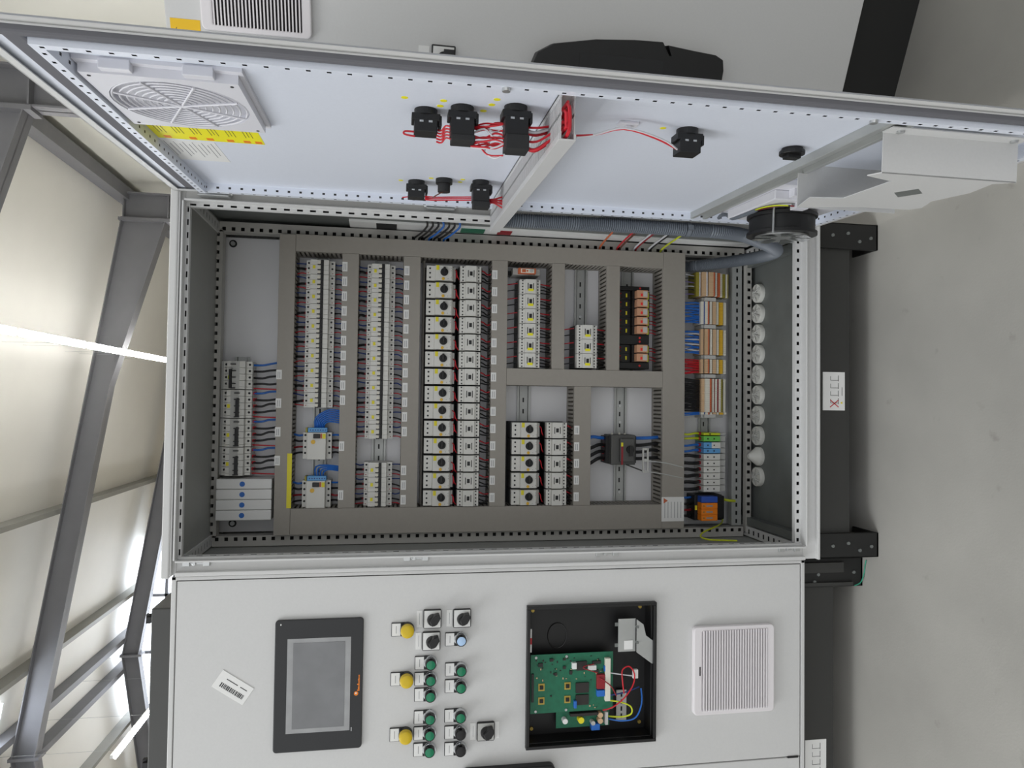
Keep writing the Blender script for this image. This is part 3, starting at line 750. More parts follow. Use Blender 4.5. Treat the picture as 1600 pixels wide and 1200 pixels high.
# --- residual current breakers with blue neutral bar
def make_rcd():
    t = thing('residual_current_breaker', 'x', 'breaker', (0, YP, 0), group='wide residual current breakers'); w = .033
    prof = [(-.007, -.0345), (-.050, -.0345), (-.050, -.0225), (-.068, -.0215), (-.068, .0225), (-.050, .0235), (-.050, .0345), (-.007, .0345)]
    MB().prism(prof, -w, w, 'yz').build('body', 'white', t, bevel=.0006)
    MB().box(.019, .030, -.074, -.067, -.008, .008).build('toggle', 'black', t, bevel=.001)
    MB().box(.0185, .0305, -.0688, -.0678, -.0125, -.0088).build('flag', 'rust', t)
    MB().cyl((.010, -.068, .0085), '-y', .0052, .002, 16).build('test_button', 'amber', t, True)
    MB().box(.018, .030, -.0688, -.0678, -.021, -.0135).build('marker', 'yellow', t)
    dots(t, 'terminal_screw', [(x, s_*.029) for x in (.026, .0115, -.0035, -.018) for s_ in (1, -1)], -.0502, .0028)
    MB().box(.0335, .0445, -.062, -.030, -.024, .022).build('neutral_bar', 'blue_light', t, bevel=.0008)
    dots(t, 'bar_screw', [(.039, -.020+.006*k) for k in range(7)], -.0622, .0016, 'blue_dark')
    MB().box(.0335, .0445, -.064, -.030, .023, .0275).build('bar_end', 'olive', t)
    cs = ['blue', 'wire_black', 'red_dark', 'wire_black']; specs = []
    for k, x in enumerate((.026, .0115, -.0035, -.018)):
        for s_ in (1, -1): specs.append((cs[k], [(x, -.036, s_*.034), (x+wj(.002), -.042, s_*.045), (x+wj(.004), -.036, s_*.058)], .0026))
    wires(t, specs); return t
random.seed(21)
R1 = make_rcd(); R1.location = (.2113, YP, RZ['1']); R1['label'] = 'wide breaker with many blue wires arching from its blue bar'
w6 = lambda n, top: [('blue', [(.040, -.045, -.016+.026*k/n), (.052+.02*k/n, -.052, -.016+.024*k/n), (.060+top*k/n, -.055, -.028), (.056+top*k/n, -.05, -.058)], .0021) for k in range(n)]
R2 = dup(R1, (.0925, YP, RZ['1']), 'wide breaker with a few blue wires, at the end of the upper breaker rail')
wires(R1, w6(7, .034)); wires(R2, w6(4, .014))
stick('B', .212, 1.2645, .0235, .0125); stick('B', .0925, 1.2645, .0235, .0125)
stick('A', .128, 1.3865, .132, .011, 0, 'yellow', 'yellow_strip')
# --- motor protection switches and contactors
def make_motor():
    t = thing('motor_switch', 'x', 'motor switch', (0, YP, 0), group='motor protection switches'); h = .0335
    MB().box(-.0208, .0208, -.055, -.006, -h-.003, h).build('rear_body', 'black', t)
    prof = [(-.050, -h), (-.074, -h), (-.080, -h+.004), (-.080, .0115), (-.072, .0125), (-.072, h), (-.050, h)]
    MB().prism(prof, -.0190, .0190, 'yz').build('body', 'white', t, bevel=.0006)
    MB().cyl((.002, -.080, -.0105), '-y', .0098, .004, 20).build('dial', 'black_soft', t, True)
    MB().box(-.0025, .0135, -.092, -.083, -.0132, -.0078).build('dial_grip', 'black', t, bevel=.0012)
    MB().cyl((-.0148, -.080, -.008), '-y', .0038, .0012, 12).build('trip_button', 'amber', t)
    MB().box(.0070, .0188, -.0808, -.0798, .0022, .0095).build('marker', 'yellow', t)
    dots(t, 'terminal_screw', [(x, .025) for x in (.0115, .0, -.0115)], -.0722, .0024)
    dots(t, 'print', [(-.0145, -.020), (-.012, -.028), (.012, -.028), (.006, -.028)], -.0802, .0010, 'ink_light', 6)
    MB().box(-.0175, .0175, -.062, -.045, -h-.007, -h).build('terminal_ledge', 'white_grey', t)
    return t
def make_contactor(small=False):
    t = thing('contactor', 'x', 'contactor', (0, YP, 0), group='contactors'); h = .0268
    hw = .0188 if small else .0204
    MB().box(-hw, hw, -.06, -.006, -h-.004, h+.002).build('rear_body', 'black' if not small else 'charcoal', t)
    prof = [(-.055, -h), (-.078, -h), (-.078, -.0145), (-.086, -.0135), (-.086, .0135), (-.078, .0145), (-.078, h), (-.055, h)]
    MB().prism(prof, -hw+.0004, hw-.0004, 'yz').build('body', 'white', t, bevel=.0005)
    MB().box(-.0052, .0052, -.0868, -.0855, -.0035, .0035).build('window', 'black', t)
    MB().box(-.0085, .0085, -.0864, -.0857, .0062, .0082).box(-.0085, .0085, -.0864, -.0857, -.0082, -.0062).build('vent_slot', 'black', t)
    n = 5; st = (2*hw-.007)/(n-1)
    dots(t, 'terminal_screw', [(-hw+.0035+st*k, s_*.0200) for k in range(n) for s_ in (1, -1)], -.0782, .0019)
    if small: MB().box(-.0125, -.0062, -.0868, -.0857, -.0068, .0068).build('marker', 'yellow_pure', t)
    cs = ['red', 'wire_black', 'wire_black', 'wire_black']
    if not small:
        wires(t, [(cs[k], [(.014-.009*k, -.055, -h), (.012-.009*k+wj(.002), -.062, -.036), (.008-.009*k+wj(.003), -.048, -.046), (.007-.009*k, -.05, -.056)], .0017) for k in range(4)])
    else:
        wires(t, [(cs[k], [(.012-.008*k, -.055, -h), (.010-.008*k+wj(.002), -.064, -.036), (.007-.008*k+wj(.003), -.05, -.060)], .0015) for k in range(4)])
        wires(t, [(cs[k], [(.012-.008*k, -.052, h), (.011-.008*k, -.05, .036), (.010-.008*k+wj(.003), -.045, .060)], .0014) for k in (0, 2)])
    return t
random.seed(31)
MS = make_motor(); MC = make_contactor(); MCs = make_contactor(True); use = {'ms': False, 'mc': False, 'sc': False}
def put(proto, key, x, z, label):
    if not use[key]: use[key] = True; proto.location = (x, YP, z); proto['label'] = label; return proto
    return dup(proto, (x, YP, z), label)
def pair(x, zs, zc, la, lb):
    a = put(MS, 'ms', x, zs, la); b = put(MC, 'mc', x, zc, lb)
    return a, b
pw = (.6715-.0600)/14
for i in range(14):
    x = .6715-pw*(i+.5)
    pair(x, 1.0300, .9518, f"white motor switch with black dial in the long row, {ORD[i]} from the hinge side", f"white contactor below the long row of dials, {ORD[i]} from the hinge side")
    stick('D', x+.001, .8905, .023, .0135, 2)
    # jumper loops between switch and contactor
    t = thing('jumper_wire', f"red jumper loop between dial switch and contactor, {ORD[i]} from the hinge side", 'wire', (x, YP, .987), group='red jumper loops')
    a = .014-.006*(i % 3)
    q = .0032*(i % 3)
    MB().tube([(a, -.055-q, .006), (a-.006, -.066-q, .001), (a-.018, -.068-q, -.001), (a-.026, -.058-q, -.007)], .0013, 6, smooth=4).build('red_strand', 'red', t, True)
    MB().tube([(a-.008, -.050+q, .006), (a-.012, -.060+q, .001), (a-.022, -.060+q, .001), (a-.027, -.050+q, .006)], .0012, 6, smooth=4).build('red_strand', 'red', t, True)
pw = (.2755-.0600)/5
for i in range(5):
    x = .2755-pw*(i+.5)
    pair(x, .8060, .7232, f"white motor switch with black dial in the row of five, {ORD[i]} from the hinge side", f"white contactor below the row of five dials, {ORD[i]} from the hinge side")
    stick('H', x+.001, .6705, .023, .0135, 2)
    t = thing('jumper_wire', f"red jumper loop in the row of five dials, {ORD[i]} from the hinge side", 'wire', (x, YP, .762), group='red jumper loops')
    MB().tube([(.012, -.055, .006), (.006, -.068, .001), (-.006, -.07, -.001), (-.014, -.058, -.007)], .0013, 6, smooth=4).build('red_strand', 'red', t, True)
bk = thing('busbar_adapter', 'dark busbar strip behind the long row of motor switches', 'busbar', (.366, YP, .99))
MB().box(-.3055, .309, -.006, 0, -.075, .078).build('plate', 'black_soft', bk)
MB().box(-.3055, .3215, -.03, -.006, .0755, .0805).build('edge', 'duct', bk)
bk = thing('busbar_adapter', 'dark busbar strip behind the five motor switches', 'busbar', (.168, YP, .766))
MB().box(-.107, .107, -.006, 0, -.075, .078).build('plate', 'black_soft', bk)
pc = (.6425-.4140)/6
for i in range(6): put(MCs, 'sc', .6425-pc*(i+.5), .7975, f"small contactor with yellow tag in the row of six, {ORD[i]} from the hinge side")
pc = (.5290-.4165)/3
for i in range(3): put(MCs, 'sc', .5290-pc*(i+.5), .6450, f"small contactor with yellow tag in the group of three, {ORD[i]} from the empty rail")
# --- time relay
t = thing('timer_relay', 'grey relay module with orange framed dial above the six contactors', 'relay', (.6650, YP, .8050))
MB().box(-.0085, .0085, -.062, -.007, -.036, .036).build('body', 'white_grey', t, bevel=.001)
MB().box(-.0075, .0075, -.075, -.062, -.023, .023).build('front', 'rust', t, bevel=.001)
MB().box(-.0055, .0055, -.0757, -.0748, -.018, .017).build('scale_plate', 'cream', t)
MB().cyl((0, -.0755, -.010), '-y', .0045, .003, 12).build('dial', 'white_grey', t, True)
MB().box(-.004, .004, -.0762, -.0755, .004, .014).box(-.002, .002, -.0762, -.0755, -.002, .002).build('print', 'rust', t)
MB().box(-.006, .006, -.03, -.007, .036, .044).build('terminal_ledge', 'black', t)
# --- plug-in relays
def make_relay():
    t = thing('plug_relay', 'x', 'relay', (0, YP, 0), group='plug-in relays with yellow tags'); w = .0115
    prof = [(-.007, -.047), (-.050, -.047), (-.050, -.036), (-.055, -.036), (-.055, .003), (-.044, .005), (-.044, .034), (-.007, .034)]
    MB().prism(prof, -w, w, 'yz').build('socket', 'black', t)
    MB().box(-w+.0015, w-.0012, -.078, -.055, -.033, -.003).build('relay_case', 'relay', t, bevel=.001)
    MB().box(-.006, .001, -.0786, -.0778, -.0175, -.0125).build('print', 'led_red', t)
    MB().box(-.007, .007, -.0784, -.0779, -.0305, -.0195).build('rating_plate', 'white_grey', t)
    MB().box(-w+.002, w-.003, -.0525, -.0495, -.0445, -.0385).build('marker', 'green_yellow', t)
    MB().box(-.005, .005, -.0455, -.0435, .014, .018).build('tag', 'yellow', t)
    wires(t, [('red_dark', [(.005, -.040, .028), (.005, -.046, .038), (.004+wj(.004), -.036, .06)], .0022), ('wire_brown', [(-.005, -.040, .028), (-.005, -.048, .040), (-.006+wj(.004), -.036, .06)], .0022), ('red_dark', [(.0, -.036, .030), (.001, -.052, .042), (-.001+wj(.004), -.04, .06)], .0016),
              ('red_dark', [(.004, -.034, -.045), (.004, -.042, -.055), (.002+wj(.004), -.036, -.070)], .0015), ('red', [(-.004, -.034, -.045), (-.004, -.04, -.056), (-.006+wj(.004), -.036, -.070)], .0012)])
    return t
PRl = make_relay(); sx = .6370; k = 0
def socket_only(x, w, nled, label):
    t = thing('relay_socket', label, 'relay socket', (x, YP, .511), group='black relay base modules')
    MB().box(-w, w, -.055, -.007, -.045, .046).build('body', 'black', t, bevel=.001)
    m = MB()
    for i in range(nled): m.cyl(((i-(nled-1)/2)*.010, -.055, -.018), '-y', .0028, .002, 10)
    m.build('led', 'led_red', t, True)
socket_only(.6345, .0055, 1, 'narrow black base with red lamp at the hinge end of the relays')
xs = [.6165, .5927, .5690, .5452, .5214]; 
for i, x in enumerate(xs+[.4715, .4480]):
    lab = f"orange plug-in relay with yellow tag, {ORD[i]} from the hinge side"
    if i == 0: PRl.location = (x, YP, .511); PRl['label'] = lab
    else: dup(PRl, (x, YP, .511), lab)
socket_only(.4965, .0125, 2, 'black base with two red lamps between plug-in relays')
socket_only(.4270, .0085, 1, 'black base with red lamp at the end of the relays')
# --- main switch with rod handle
MSW = thing('load_switch', 'dark grey main switch with red stripe between thick blue and black cables', 'switch', (.2033, YP, .5424))
MB().box(-.0393, .0393, -.075, -.007, -.033, .033).build('body', 'switch_grey', MSW, bevel=.002)
MB().box(-.030, .030, -.086, -.075, -.026, .012).build('front', 'switch_grey', MSW, bevel=.0015)
MB().box(-.038, .012, -.0868, -.0858, .0045, .0095).build('stripe', 'red_dark', MSW)
MB().box(.010, .020, -.0872, -.0858, .0045, .010).build('marker', 'yellow', MSW)
MB().cyl((.002, -.086, -.014), '-y', .010, .008, 16).box(-.015, .012, -.098, -.094, -.019, -.009).build('dial', 'black', MSW, True)
MB().box(-.036, .036, -.055, -.010, .033, .042).box(-.036, .036, -.055, -.010, -.042, -.033).build('terminal_shroud', 'black', MSW)
MB().box(-.03, .034, -.04, -.012, .0, .004).cyl((.0393, -.04, .02), 'x', .003, .004, 8).cyl((.0393, -.04, .0), 'x', .003, .004, 8).cyl((.0393, -.04, -.015), 'x', .003, .004, 8).build('end_screw', 'cream', MSW)
for k, (x, c) in enumerate(((.029, 'blue'), (.010, 'wire_black'), (-.008, 'wire_black'), (-.026, 'wire_black'))):
    MB().tube([(x, -.035, .04), (x+.002, -.045, .058), (x-.004*k+wj(.004), -.05, .08), (x-.006-.005*k, -.045, .097)], .0045, 8, smooth=4).build('cable', c, MSW, True)
    MB().tube([(x, -.035, -.04), (x+.001, -.045, -.06), (x+.004+wj(.003), -.052, -.085), (x+.004, -.045, -.108)], .0045, 8, smooth=4).build('cable', c, MSW, True)
    MB().cyl((x, -.035, .039), 'z', .0052, .006, 8).cyl((x, -.035, -.039), '-z', .0052, .006, 8).build('ferrule', 'red', MSW, True)
HR = thing('handle_bracket', 'small pale bracket with two thin steel rods beside the main switch', 'bracket', (.179, YP, .4945))
m = MB()
for (a, b, c, d) in ((-.032, .032, -.0085, -.004), (-.032, .032, .004, .0085), (-.032, -.026, -.004, .004), (.026, .032, -.004, .004), (-.004, .004, -.004, .004)): m.box(a, b, -.112, -.108, c, d)
m.build('frame', 'white_grey', HR, bevel=.0006)
MB().tube([(-.002, -.108, .0), (-.006, -.116, -.05), (-.018, -.118, -.1)], .0016, 6).tube([(-.029, -.111, .002), (-.034, -.114, -.04), (-.046, -.116, -.10)], .0013, 6).build('rod', 'zinc', HR, True)
MB().tube([(-.014, -.0765, .040), (-.023, -.098, .018), (-.029, -.109, .002)], .0018, 6).build('link', 'charcoal', HR, True)
# ================================================================ terminal strip
def tblock(w, seq, y=-.058):
    # thin terminal: stacked steps along z with its own coloured bands
    m = MB(); z = .050
    names = []
    for (c, h, dy) in seq:
        if c not in names: names.append(c)
        m.box(-w/2, w/2, y-dy, -.007, z-h, z, names.index(c)); z -= h
    return m, names
SA = [('olive', .009, 0), ('wire_white', .003, .002), ('black_soft', .003, -.01), ('tan', .011, .008), ('wire_white', .003, .01), ('black_soft', .003, 0), ('tan', .014, .010), ('rust', .004, .010), ('black_soft', .003, 0), ('cream', .005, .006), ('black_soft', .003, -.005), ('rust', .008, .002), ('black_soft', .003, -.01), ('cream', .006, -.004), ('black_soft', .003, -.012), ('olive', .008, -.010), ('black_soft', .003, -.015), ('cream', .005, -.012), ('olive', .004, -.014)]
SB = [('cream', .008, 0), ('blue_dark', .003, 0), ('cream', .006, .006), ('rust', .004, .006), ('blue_dark', .003, 0), ('cream', .006, .004), ('black_soft', .003, -.006), ('tan', .010, .002), ('black_soft', .003, -.008), ('cream', .006, -.002), ('black_soft', .003, -.01), ('amber', .012, -.006), ('black_soft', .003, -.012), ('cream', .008, -.010)]
SCc = [('tan', .008, 0), ('wire_black', .002, 0), ('tan', .008, .006), ('rust', .004, .006), ('black_soft', .003, 0), ('cream', .006, .004), ('black_soft', .003, -.006), ('tan', .010, .002), ('black_soft', .003, -.008), ('cream', .006, -.002), ('black_soft', .003, -.01), ('amber', .011, -.006), ('black_soft', .003, -.012), ('cream', .008, -.010)]
SD = [('tan', .009, 0), ('cream', .013, .006), ('rust', .005, .006), ('black_soft', .003, 0), ('cream', .005, .004), ('red_dark', .005, -.002), ('cream', .006, 0), ('red_dark', .006, -.004), ('cream', .006, -.002), ('olive', .008, -.008), ('black_soft', .003, -.012), ('cream', .006, -.010)]
def tgroup(x1, x0, n, seq, label, z, wcol, wdens, wlen=.055, wr=.0014, wy=-.04):
    w = (x1-x0)/n; proto = None; group = 'thin terminals on the terminal rail'
    for i in range(n):
        x = x1-w*(i+.5); 
        if proto is None:
            m, names = tblock(w*.94, seq); proto = m.build('terminal_block', names, None, loc=(x, YP, z)); tag(proto, label, 'terminal', group)
        else:
            o = proto.copy(); COL.objects.link(o); o.location = (x, YP, z)
            o['label'] = label if n == 1 else f"{label}, {ORD[i]} from the hinge side"
    b = thing('wire_bundle', f"{wcol[1]} running from the wide duct down into the thin terminals", 'wires', ((x0+x1)/2, YP, z+.05))
    for k in range(wdens):
        x = (x1-x0)*((k+.5)/wdens-.5)*.94; c = wcol[0][k % len(wcol[0])]
        MB().tube([(x, wy, -.008), (x+wj(.002), wy-.012, .012), (x+wj(.005), wy-.012, wlen*.7), (x*.9+wj(.006), wy+.0, wlen)], wr, 6).build('wire', c, b, True)
random.seed(41)
tgroup(.6854, .6197, 12, SA, 'thin beige terminal in the group nearest the hose', .2845, (['wire_purple', 'black_soft', 'wire_white'], 'purple and grey wires'), 6)
tgroup(.6060, .5440, 12, SB, 'thin cream terminal in the group with blue wires', .2700, (['blue'], 'blue wires in loops'), 12, .07, .0025)
tgroup(.5305, .4605, 13, SCc, 'thin tan terminal under mixed blue and white wires', .2700, (['blue', 'blue', 'wire_white'], 'mixed blue and white wires'), 14, .07, .0022)
tgroup(.4485, .4100, 7, SCc, 'thin tan terminal in the group with red wires', .2700, (['red', 'red', 'red_dark'], 'bright red wires'), 16, .07, .0018)
tgroup(.3958, .3050, 16, SD, 'thin cream terminal in the group with black wires', .2680, (['wire_black'], 'black wires'), 26, .07, .0028)
tgroup(.3045, .2985, 1, SB, 'single terminal with blue edges ending the black-wired group', .2680, (['blue'], 'short blue wires'), 4, .07, .0018)
for x, es in ((.612, 'between the hose-side and the blue-wired terminals'), (.5375, 'between the two blue-wired terminal groups'), (.4545, 'between blue-wired and red-wired terminals'), (.4028, 'between red-wired and black-wired terminals'), (.2945, 'beside the empty piece of terminal rail')):
    t = thing('end_stop', 'grey end stop clamped '+es, 'end stop', (x, YP, .2680), group='end stops on the terminal rail')
    MB().box(-.0055, .0055, -.05, -.007, .004, .046).box(-.005, .005, -.062, -.05, .010, .042).build('clamp', 'white_grey', t, bevel=.001)
    MB().box(-.0045, .0045, -.04, -.007, -.022, .004).build('foot', 'zinc', t, bevel=.0008)
BT = [(.2492, .2425, 'green_yellow', 'thin yellow and green earth terminal', .040), (.2405, .2255, 'green', 'broad green earth terminal', .044), (.2235, .2075, 'blue_light', 'blue terminal with white corner', .044), (.2070, .1935, 'blue_light', 'wholly blue wide terminal', .044)]
for i in range(6): BT.append((.1920-.0172*i, .1756-.0172*i, 'white', f"wide white terminal, {ORD[i]} from the blue terminals", .044))
for (x1, x0, c, lab, h) in BT:
    t = thing('wide_terminal', lab, 'terminal', ((x0+x1)/2, YP, .2860), group='wide power terminals'); w = (x1-x0)/2-.0003
    MB().box(-w, w, -.062, -.007, -.022, .0255).build('body', c, t, bevel=.0008)
    MB().box(-w, w, -.045, -.007, -.045, -.022).build('lower_body', 'white_grey', t, bevel=.0008)
    if 'white corner' in lab: MB().box(-w, w, -.0626, -.0615, -.022, .003).build('white_half', 'white', t)
    for zz in ((.014, -.004) if w > .004 else (.008,)): dots(t, 'terminal_screw', [(0, zz)], -.0622, .0022)
    wc = {'green_yellow': 'green_yellow', 'green': 'green_yellow', 'blue_light': 'blue'}.get(c, 'wire_black')
    MB().tube([(0, -.04, .03), (wj(.002), -.05, .045), (wj(.004), -.052, .07), (wj(.004), -.04, .092)], .0046 if wc == 'wire_black' else .003, 8).build('cable', wc, t, True)
    MB().cyl((0, -.04, .025), 'z', .005, .007, 8).build('ferrule', 'red_dark', t, True)
SP = thing('surge_arrester', 'orange and blue surge arrester at the lock-side end of the terminal rail', 'surge arrester', (.0475, YP, .302))
MB().box(-.034, .034, -.06, -.007, -.045, .034).build('base', 'black', SP, bevel=.0015)
MB().box(.0165, .0325, -.085, -.058, -.020, .0255).build('blue_module', 'blue_label', SP, bevel=.001)
for i in range(3):
    x = .0008-.016*i+.007; o = MB().box(x-.0078, x+.0078, -.085, -.058, -.020, .0255).build('orange_module', 'orange', SP, bevel=.001)
    MB().cyl((x, -.085, .019), '-y', .0016, .0005, 8).build('indicator', 'button_green', o)
    MB().box(x-.002, x+.002, -.0854, -.0849, -.006, .012).build('print', 'ink_light', o)
    MB().tube([(x, -.035, .034), (x, -.045, .05), (x+.002, -.04, .074)], .0034, 7).build('cable', 'red_dark' if i % 2 else 'wire_black', o, True)
MB().tube([(.025, -.035, .034), (.025, -.045, .05), (.026, -.04, .074)], .003, 7).build('cable', 'blue', SP, True)
MB().box(-.006, .006, -.0625, -.06, .028, .0335).build('marker', 'yellow', SP)
MB().box(-.030, .033, -.074, -.058, -.045, -.021).build('plug_base', 'black', SP, bevel=.003)
MB().tube([(.02, -.03, -.045), (.019, -.050, -.058), (.017, -.054, -.070), (.015, -.048, -.088)], .0036, 7).build('earth_cable', 'green_yellow', SP, True)
# paper notice on the lowest duct
o = stick('E', .0475, .4065, .064, .0625, 6)
MB().prism([(-.287, .0265), (-.301, .0265), (-.294, .0150)], -.0815, -.0808).build('warning_triangle', 'rust', o)
# earth wire hanging in the lower corner
m = MB().tube([(.012, .335, .232), (.003, .315, .242), (-.0002, .27, .279), (-.006, .225, .335), (-.0105, .19, .362), (-.0115, .15, .362), (-.0105, .13, .325), (-.0102, .12, .298)], .0022, 7, smooth=5)
tag(m.build('earth_wire', 'green_yellow', None, True), 'yellow green earth wire looping in the bottom lock-side corner', 'wire')
# bundles crossing the hinge side
t = thing('wire_bundle', 'black and blue wires crossing from the duct to the hinge post', 'wires', (.73, .15, 1.04))
for k, c in enumerate(('wire_black', 'wire_black', 'wire_black', 'blue', 'wire_black', 'wire_black', 'blue')):
    z = .034-.0125*k; MB().tube([(.0, -.112, z+.012), (-.001, -.085, z+.002), (.003, -.02, z-.004), (.008, .07, z+.006), (.0085, .112, z+.016), (.007, .1295, z+.022), (-.003, .1315, z+.023)], .0025, 7).build('wire', c, t, True)
t = thing('wire_bundle', 'orange, red and white wire pairs crossing to the hinge post', 'wires', (.73, .15, .53))
for k, (c, z) in enumerate((('rust', .11), ('red', .062), ('wire_brown', .054), ('wire_white', .016), ('red_dark', .010), ('wire_white', -.024), ('wire_black', -.03), ('green_yellow', -.06))):
    MB().tube([(.0, -.112, z+.004), (-.0005, -.08, z-.002), (.003, .0, z-.012), (.008, .075, z-.024), (.0085, .112, z-.029), (.007, .1295, z-.031), (-.003, .1315, z-.031)], .0024, 7).build('wire', c, t, True)
# white strip on the inside of the hinge-side panel
t = thing('terminal_rail_strip', 'narrow white strip with dark window on the hinge-side wall', 'strip', (X1+.004, .24, .72))
MB().prism([(.055, .535), (-.010, .535), (.018, -.53), (.042, -.53)], -.006, 0, 'yz').build('strip', 'label', t)
MB().box(-.0075, -.006, -.004, .05, .42, .47).build('window', 'black_soft', t)
MB().box(-.008, -.006, .0, .04, .20, .26).build('green_block', 'pcb', t); MB().box(-.008, -.006, .004, .04, .13, .165).build('red_block', 'red_dark', t)
# cable glands in the bottom plate
GL = None
for i in range(10):
    x = .6300-.0553*i; lab = f"white ribbed cable grommet in the bottom plate, {ORD[i]} from the hinge side"
    if i == 8:
        t = thing('cable_gland', 'smooth white cone grommet among the ribbed ones in the bottom plate', 'cable gland', (x, .262, .16), group='cable grommets in the bottom plate')
        MB().cyl((0, 0, 0), 'z', .025, .012, 28, rings=[(0, .0255), (.008, .0255), (.010, .024), (.034, .006)]).build('cone', 'gland', t, True); continue
    if GL is None:
        GL = t = thing('cable_gland', lab, 'cable gland', (x, .262, .16), group='cable grommets in the bottom plate')
        MB().cyl((0, 0, 0), 'z', .0255, .012, 28, rings=[(0, .0258), (.010, .0258), (.012, .0245)]).build('cap', 'gland', t, True)
        m = MB()
        for k in range(6):
            a = 2*PI*k/6; c, s_ = math.cos(a), math.sin(a)
            m.add([(.004*c, .004*s_, .0205), (.022*c-.004*s_, .022*s_+.004*c, .012), (.022*c+.004*s_, .022*s_-.004*c, .012)], [(0, 1, 2)])
            m.tube([(.003*c, .003*s_, .0195), (.022*c, .022*s_, .0125)], .0016, 5)
        m.cyl((0, 0, .012), 'z', .008, .007, 10, r2=.003); m.build('membrane', 'white_grey', t)
    else: dup(GL, (x, .262, .16), lab)

# ================================================================ the closed cabinet beside it
YD = .04
LC = thing('closed_cabinet', 'light grey closed control cabinet with touch panel and pushbuttons', 'cabinet')
LX0, LX1 = -1.02, -.043; LZ0, LZ1 = .166, 1.585
m = MB().box(LX0, LX0+.002, .052, .50, LZ0, LZ1).box(LX1-.002, LX1, .052, .50, LZ0, LZ1).box(LX0, LX1, .052, .50, LZ1-.002, LZ1).box(LX0, LX1, .052, .50, LZ0, LZ0+.002).box(LX0, LX1, .498, .50, LZ0, LZ1)
m.build('body', 'paint', LC)
m = MB()
for (a, b, c, d) in ((LX0, LX1, LZ0, LZ0+.010), (LX0, LX1, LZ1-.010, LZ1), (LX0, LX0+.009, LZ0, LZ1), (LX1-.008, LX1, LZ0, LZ1)): m.box(a, b, .040, .053, c, d)
m.build('front_frame', 'paint', LC, bevel=.0015)
BX = (-.4395, -.1265, .5415, .8415)   # opening for the black instrument box
m = MB(); dx0, dx1, dz0, dz1 = -.5025, -.053, .179, 1.573
m.box(dx0, BX[0]+.006, YD, .052, dz0, dz1).box(BX[1]-.006, dx1, YD, .052, dz0, dz1).box(BX[0]+.006, BX[1]-.006, YD, .052, dz0, BX[2]+.006).box(BX[0]+.006, BX[1]-.006, YD, .052, BX[3]-.006, dz1)
m.build('door', 'paint', LC)
MB().box(LX0+.010, -.5055, YD, .052, dz0, dz1).build('door', 'paint', LC, bevel=.0015)
MB().box(-.5062, -.5018, .038, .046, .184, .21).build('door_stop', 'black', LC)
for x0, x1 in ((-.114, LX1-.002), (LX0, LX0+.07)):
    m = MB().box(x0, x1, .058, .066, 0, LZ0).box(x0, x1, .058, .14, 0, .006).box(x0, x1, .058, .14, LZ0-.006, LZ0)
    p = m.build('plinth_corner', 'plinth_gap', LC, bevel=.0015)
    MB().box(x0+.004, x0+.012, .052, .059, .03, LZ0).box(x0+.036, x0+.06, .052, .059, .055, LZ0).build('plinth_strip', 'plinth', p)
    b = MB()
    for (dx, z) in ((.5, .025), (.2, .13), (.45, .12)): b.cyl((x0+(x1-x0)*dx, .058, z), '-y', .004, .003, 8)
    b.build('bolt', 'zinc_dark', p, True)
MB().box(LX0+.07, -.114, .066, .069, .074, LZ0-.002).build('plinth_cover', 'plinth', LC)
MB().box(LX0+.01, LX1-.01, .49, .495, 0, LZ0).build('plinth_back', 'plinth_gap', LC)
st = MB().box(-.575, -.481, .0645, .066, .0935, .149).build('plinth_sticker', 'label', LC)
pm = MB()
for k in range(4):
    x = -.559+.019*k; pm.box(x, x+.011, .064, .0646, .130, .1306); pm.box(x, x+.0007, .064, .0646, .110, .130); pm.box(x-.002, x+.013, .064, .0646, .1095, .1105)
pm.build('sticker_print', 'ink', st)
tw = MB().tube([(-.112, .055, .024), (-.104, .052, .010), (-.085, .050, .003), (-.06, .046, .002), (-.048, .042, .002)], .0013, 6, smooth=5)
tag(tw.build('loose_wire', 'mat_teal', None, True), 'thin green wire end on the floor by the plinth corner', 'wire')
# operator panel
HM = thing('touch_panel', 'black framed touch panel with protective film on the closed cabinet', 'touch panel', (-.2755, YD, 1.2865))
MB().prism(rrect(-.137, .137, -.0905, .0905, .007), -.007, 0, 'xz').build('bezel', 'bezel', HM, bevel=.0015)
MB().box(-.098, .098, -.0074, -.007, -.065, .065).build('film', 'screen_film', HM)
MB().box(-.089, .089, -.0079, -.0074, -.053, .053).build('screen', 'screen', HM)
lg = MB().cyl((-.022, -.007, -.0775), '-y', .0045, .0005, 18).build('logo_ball', 'orange', HM)
MB().cyl((-.0212, -.0074, -.0772), '-y', .0018, .0004, 10).build('logo_eye', 'label', lg)
m = MB(); x = -.0165; hs = (6, 4, 4, 3, 6, 3, 3, 4, 3, 3, 3)
for k, h in enumerate(hs): m.box(x, x+.0023, -.0074, -.007, -.0845, -.0845+h*.00085); x += .0031
m.build('logo_lettering', 'orange', lg)
MB().box(-.100, -.092, -.0075, -.007, -.0700, -.0675).build('status_mark', 'ink_light', HM)
MB().box(.1265, .130, -.0074, -.007, .078, .080).build('corner_mark', 'label', HM)
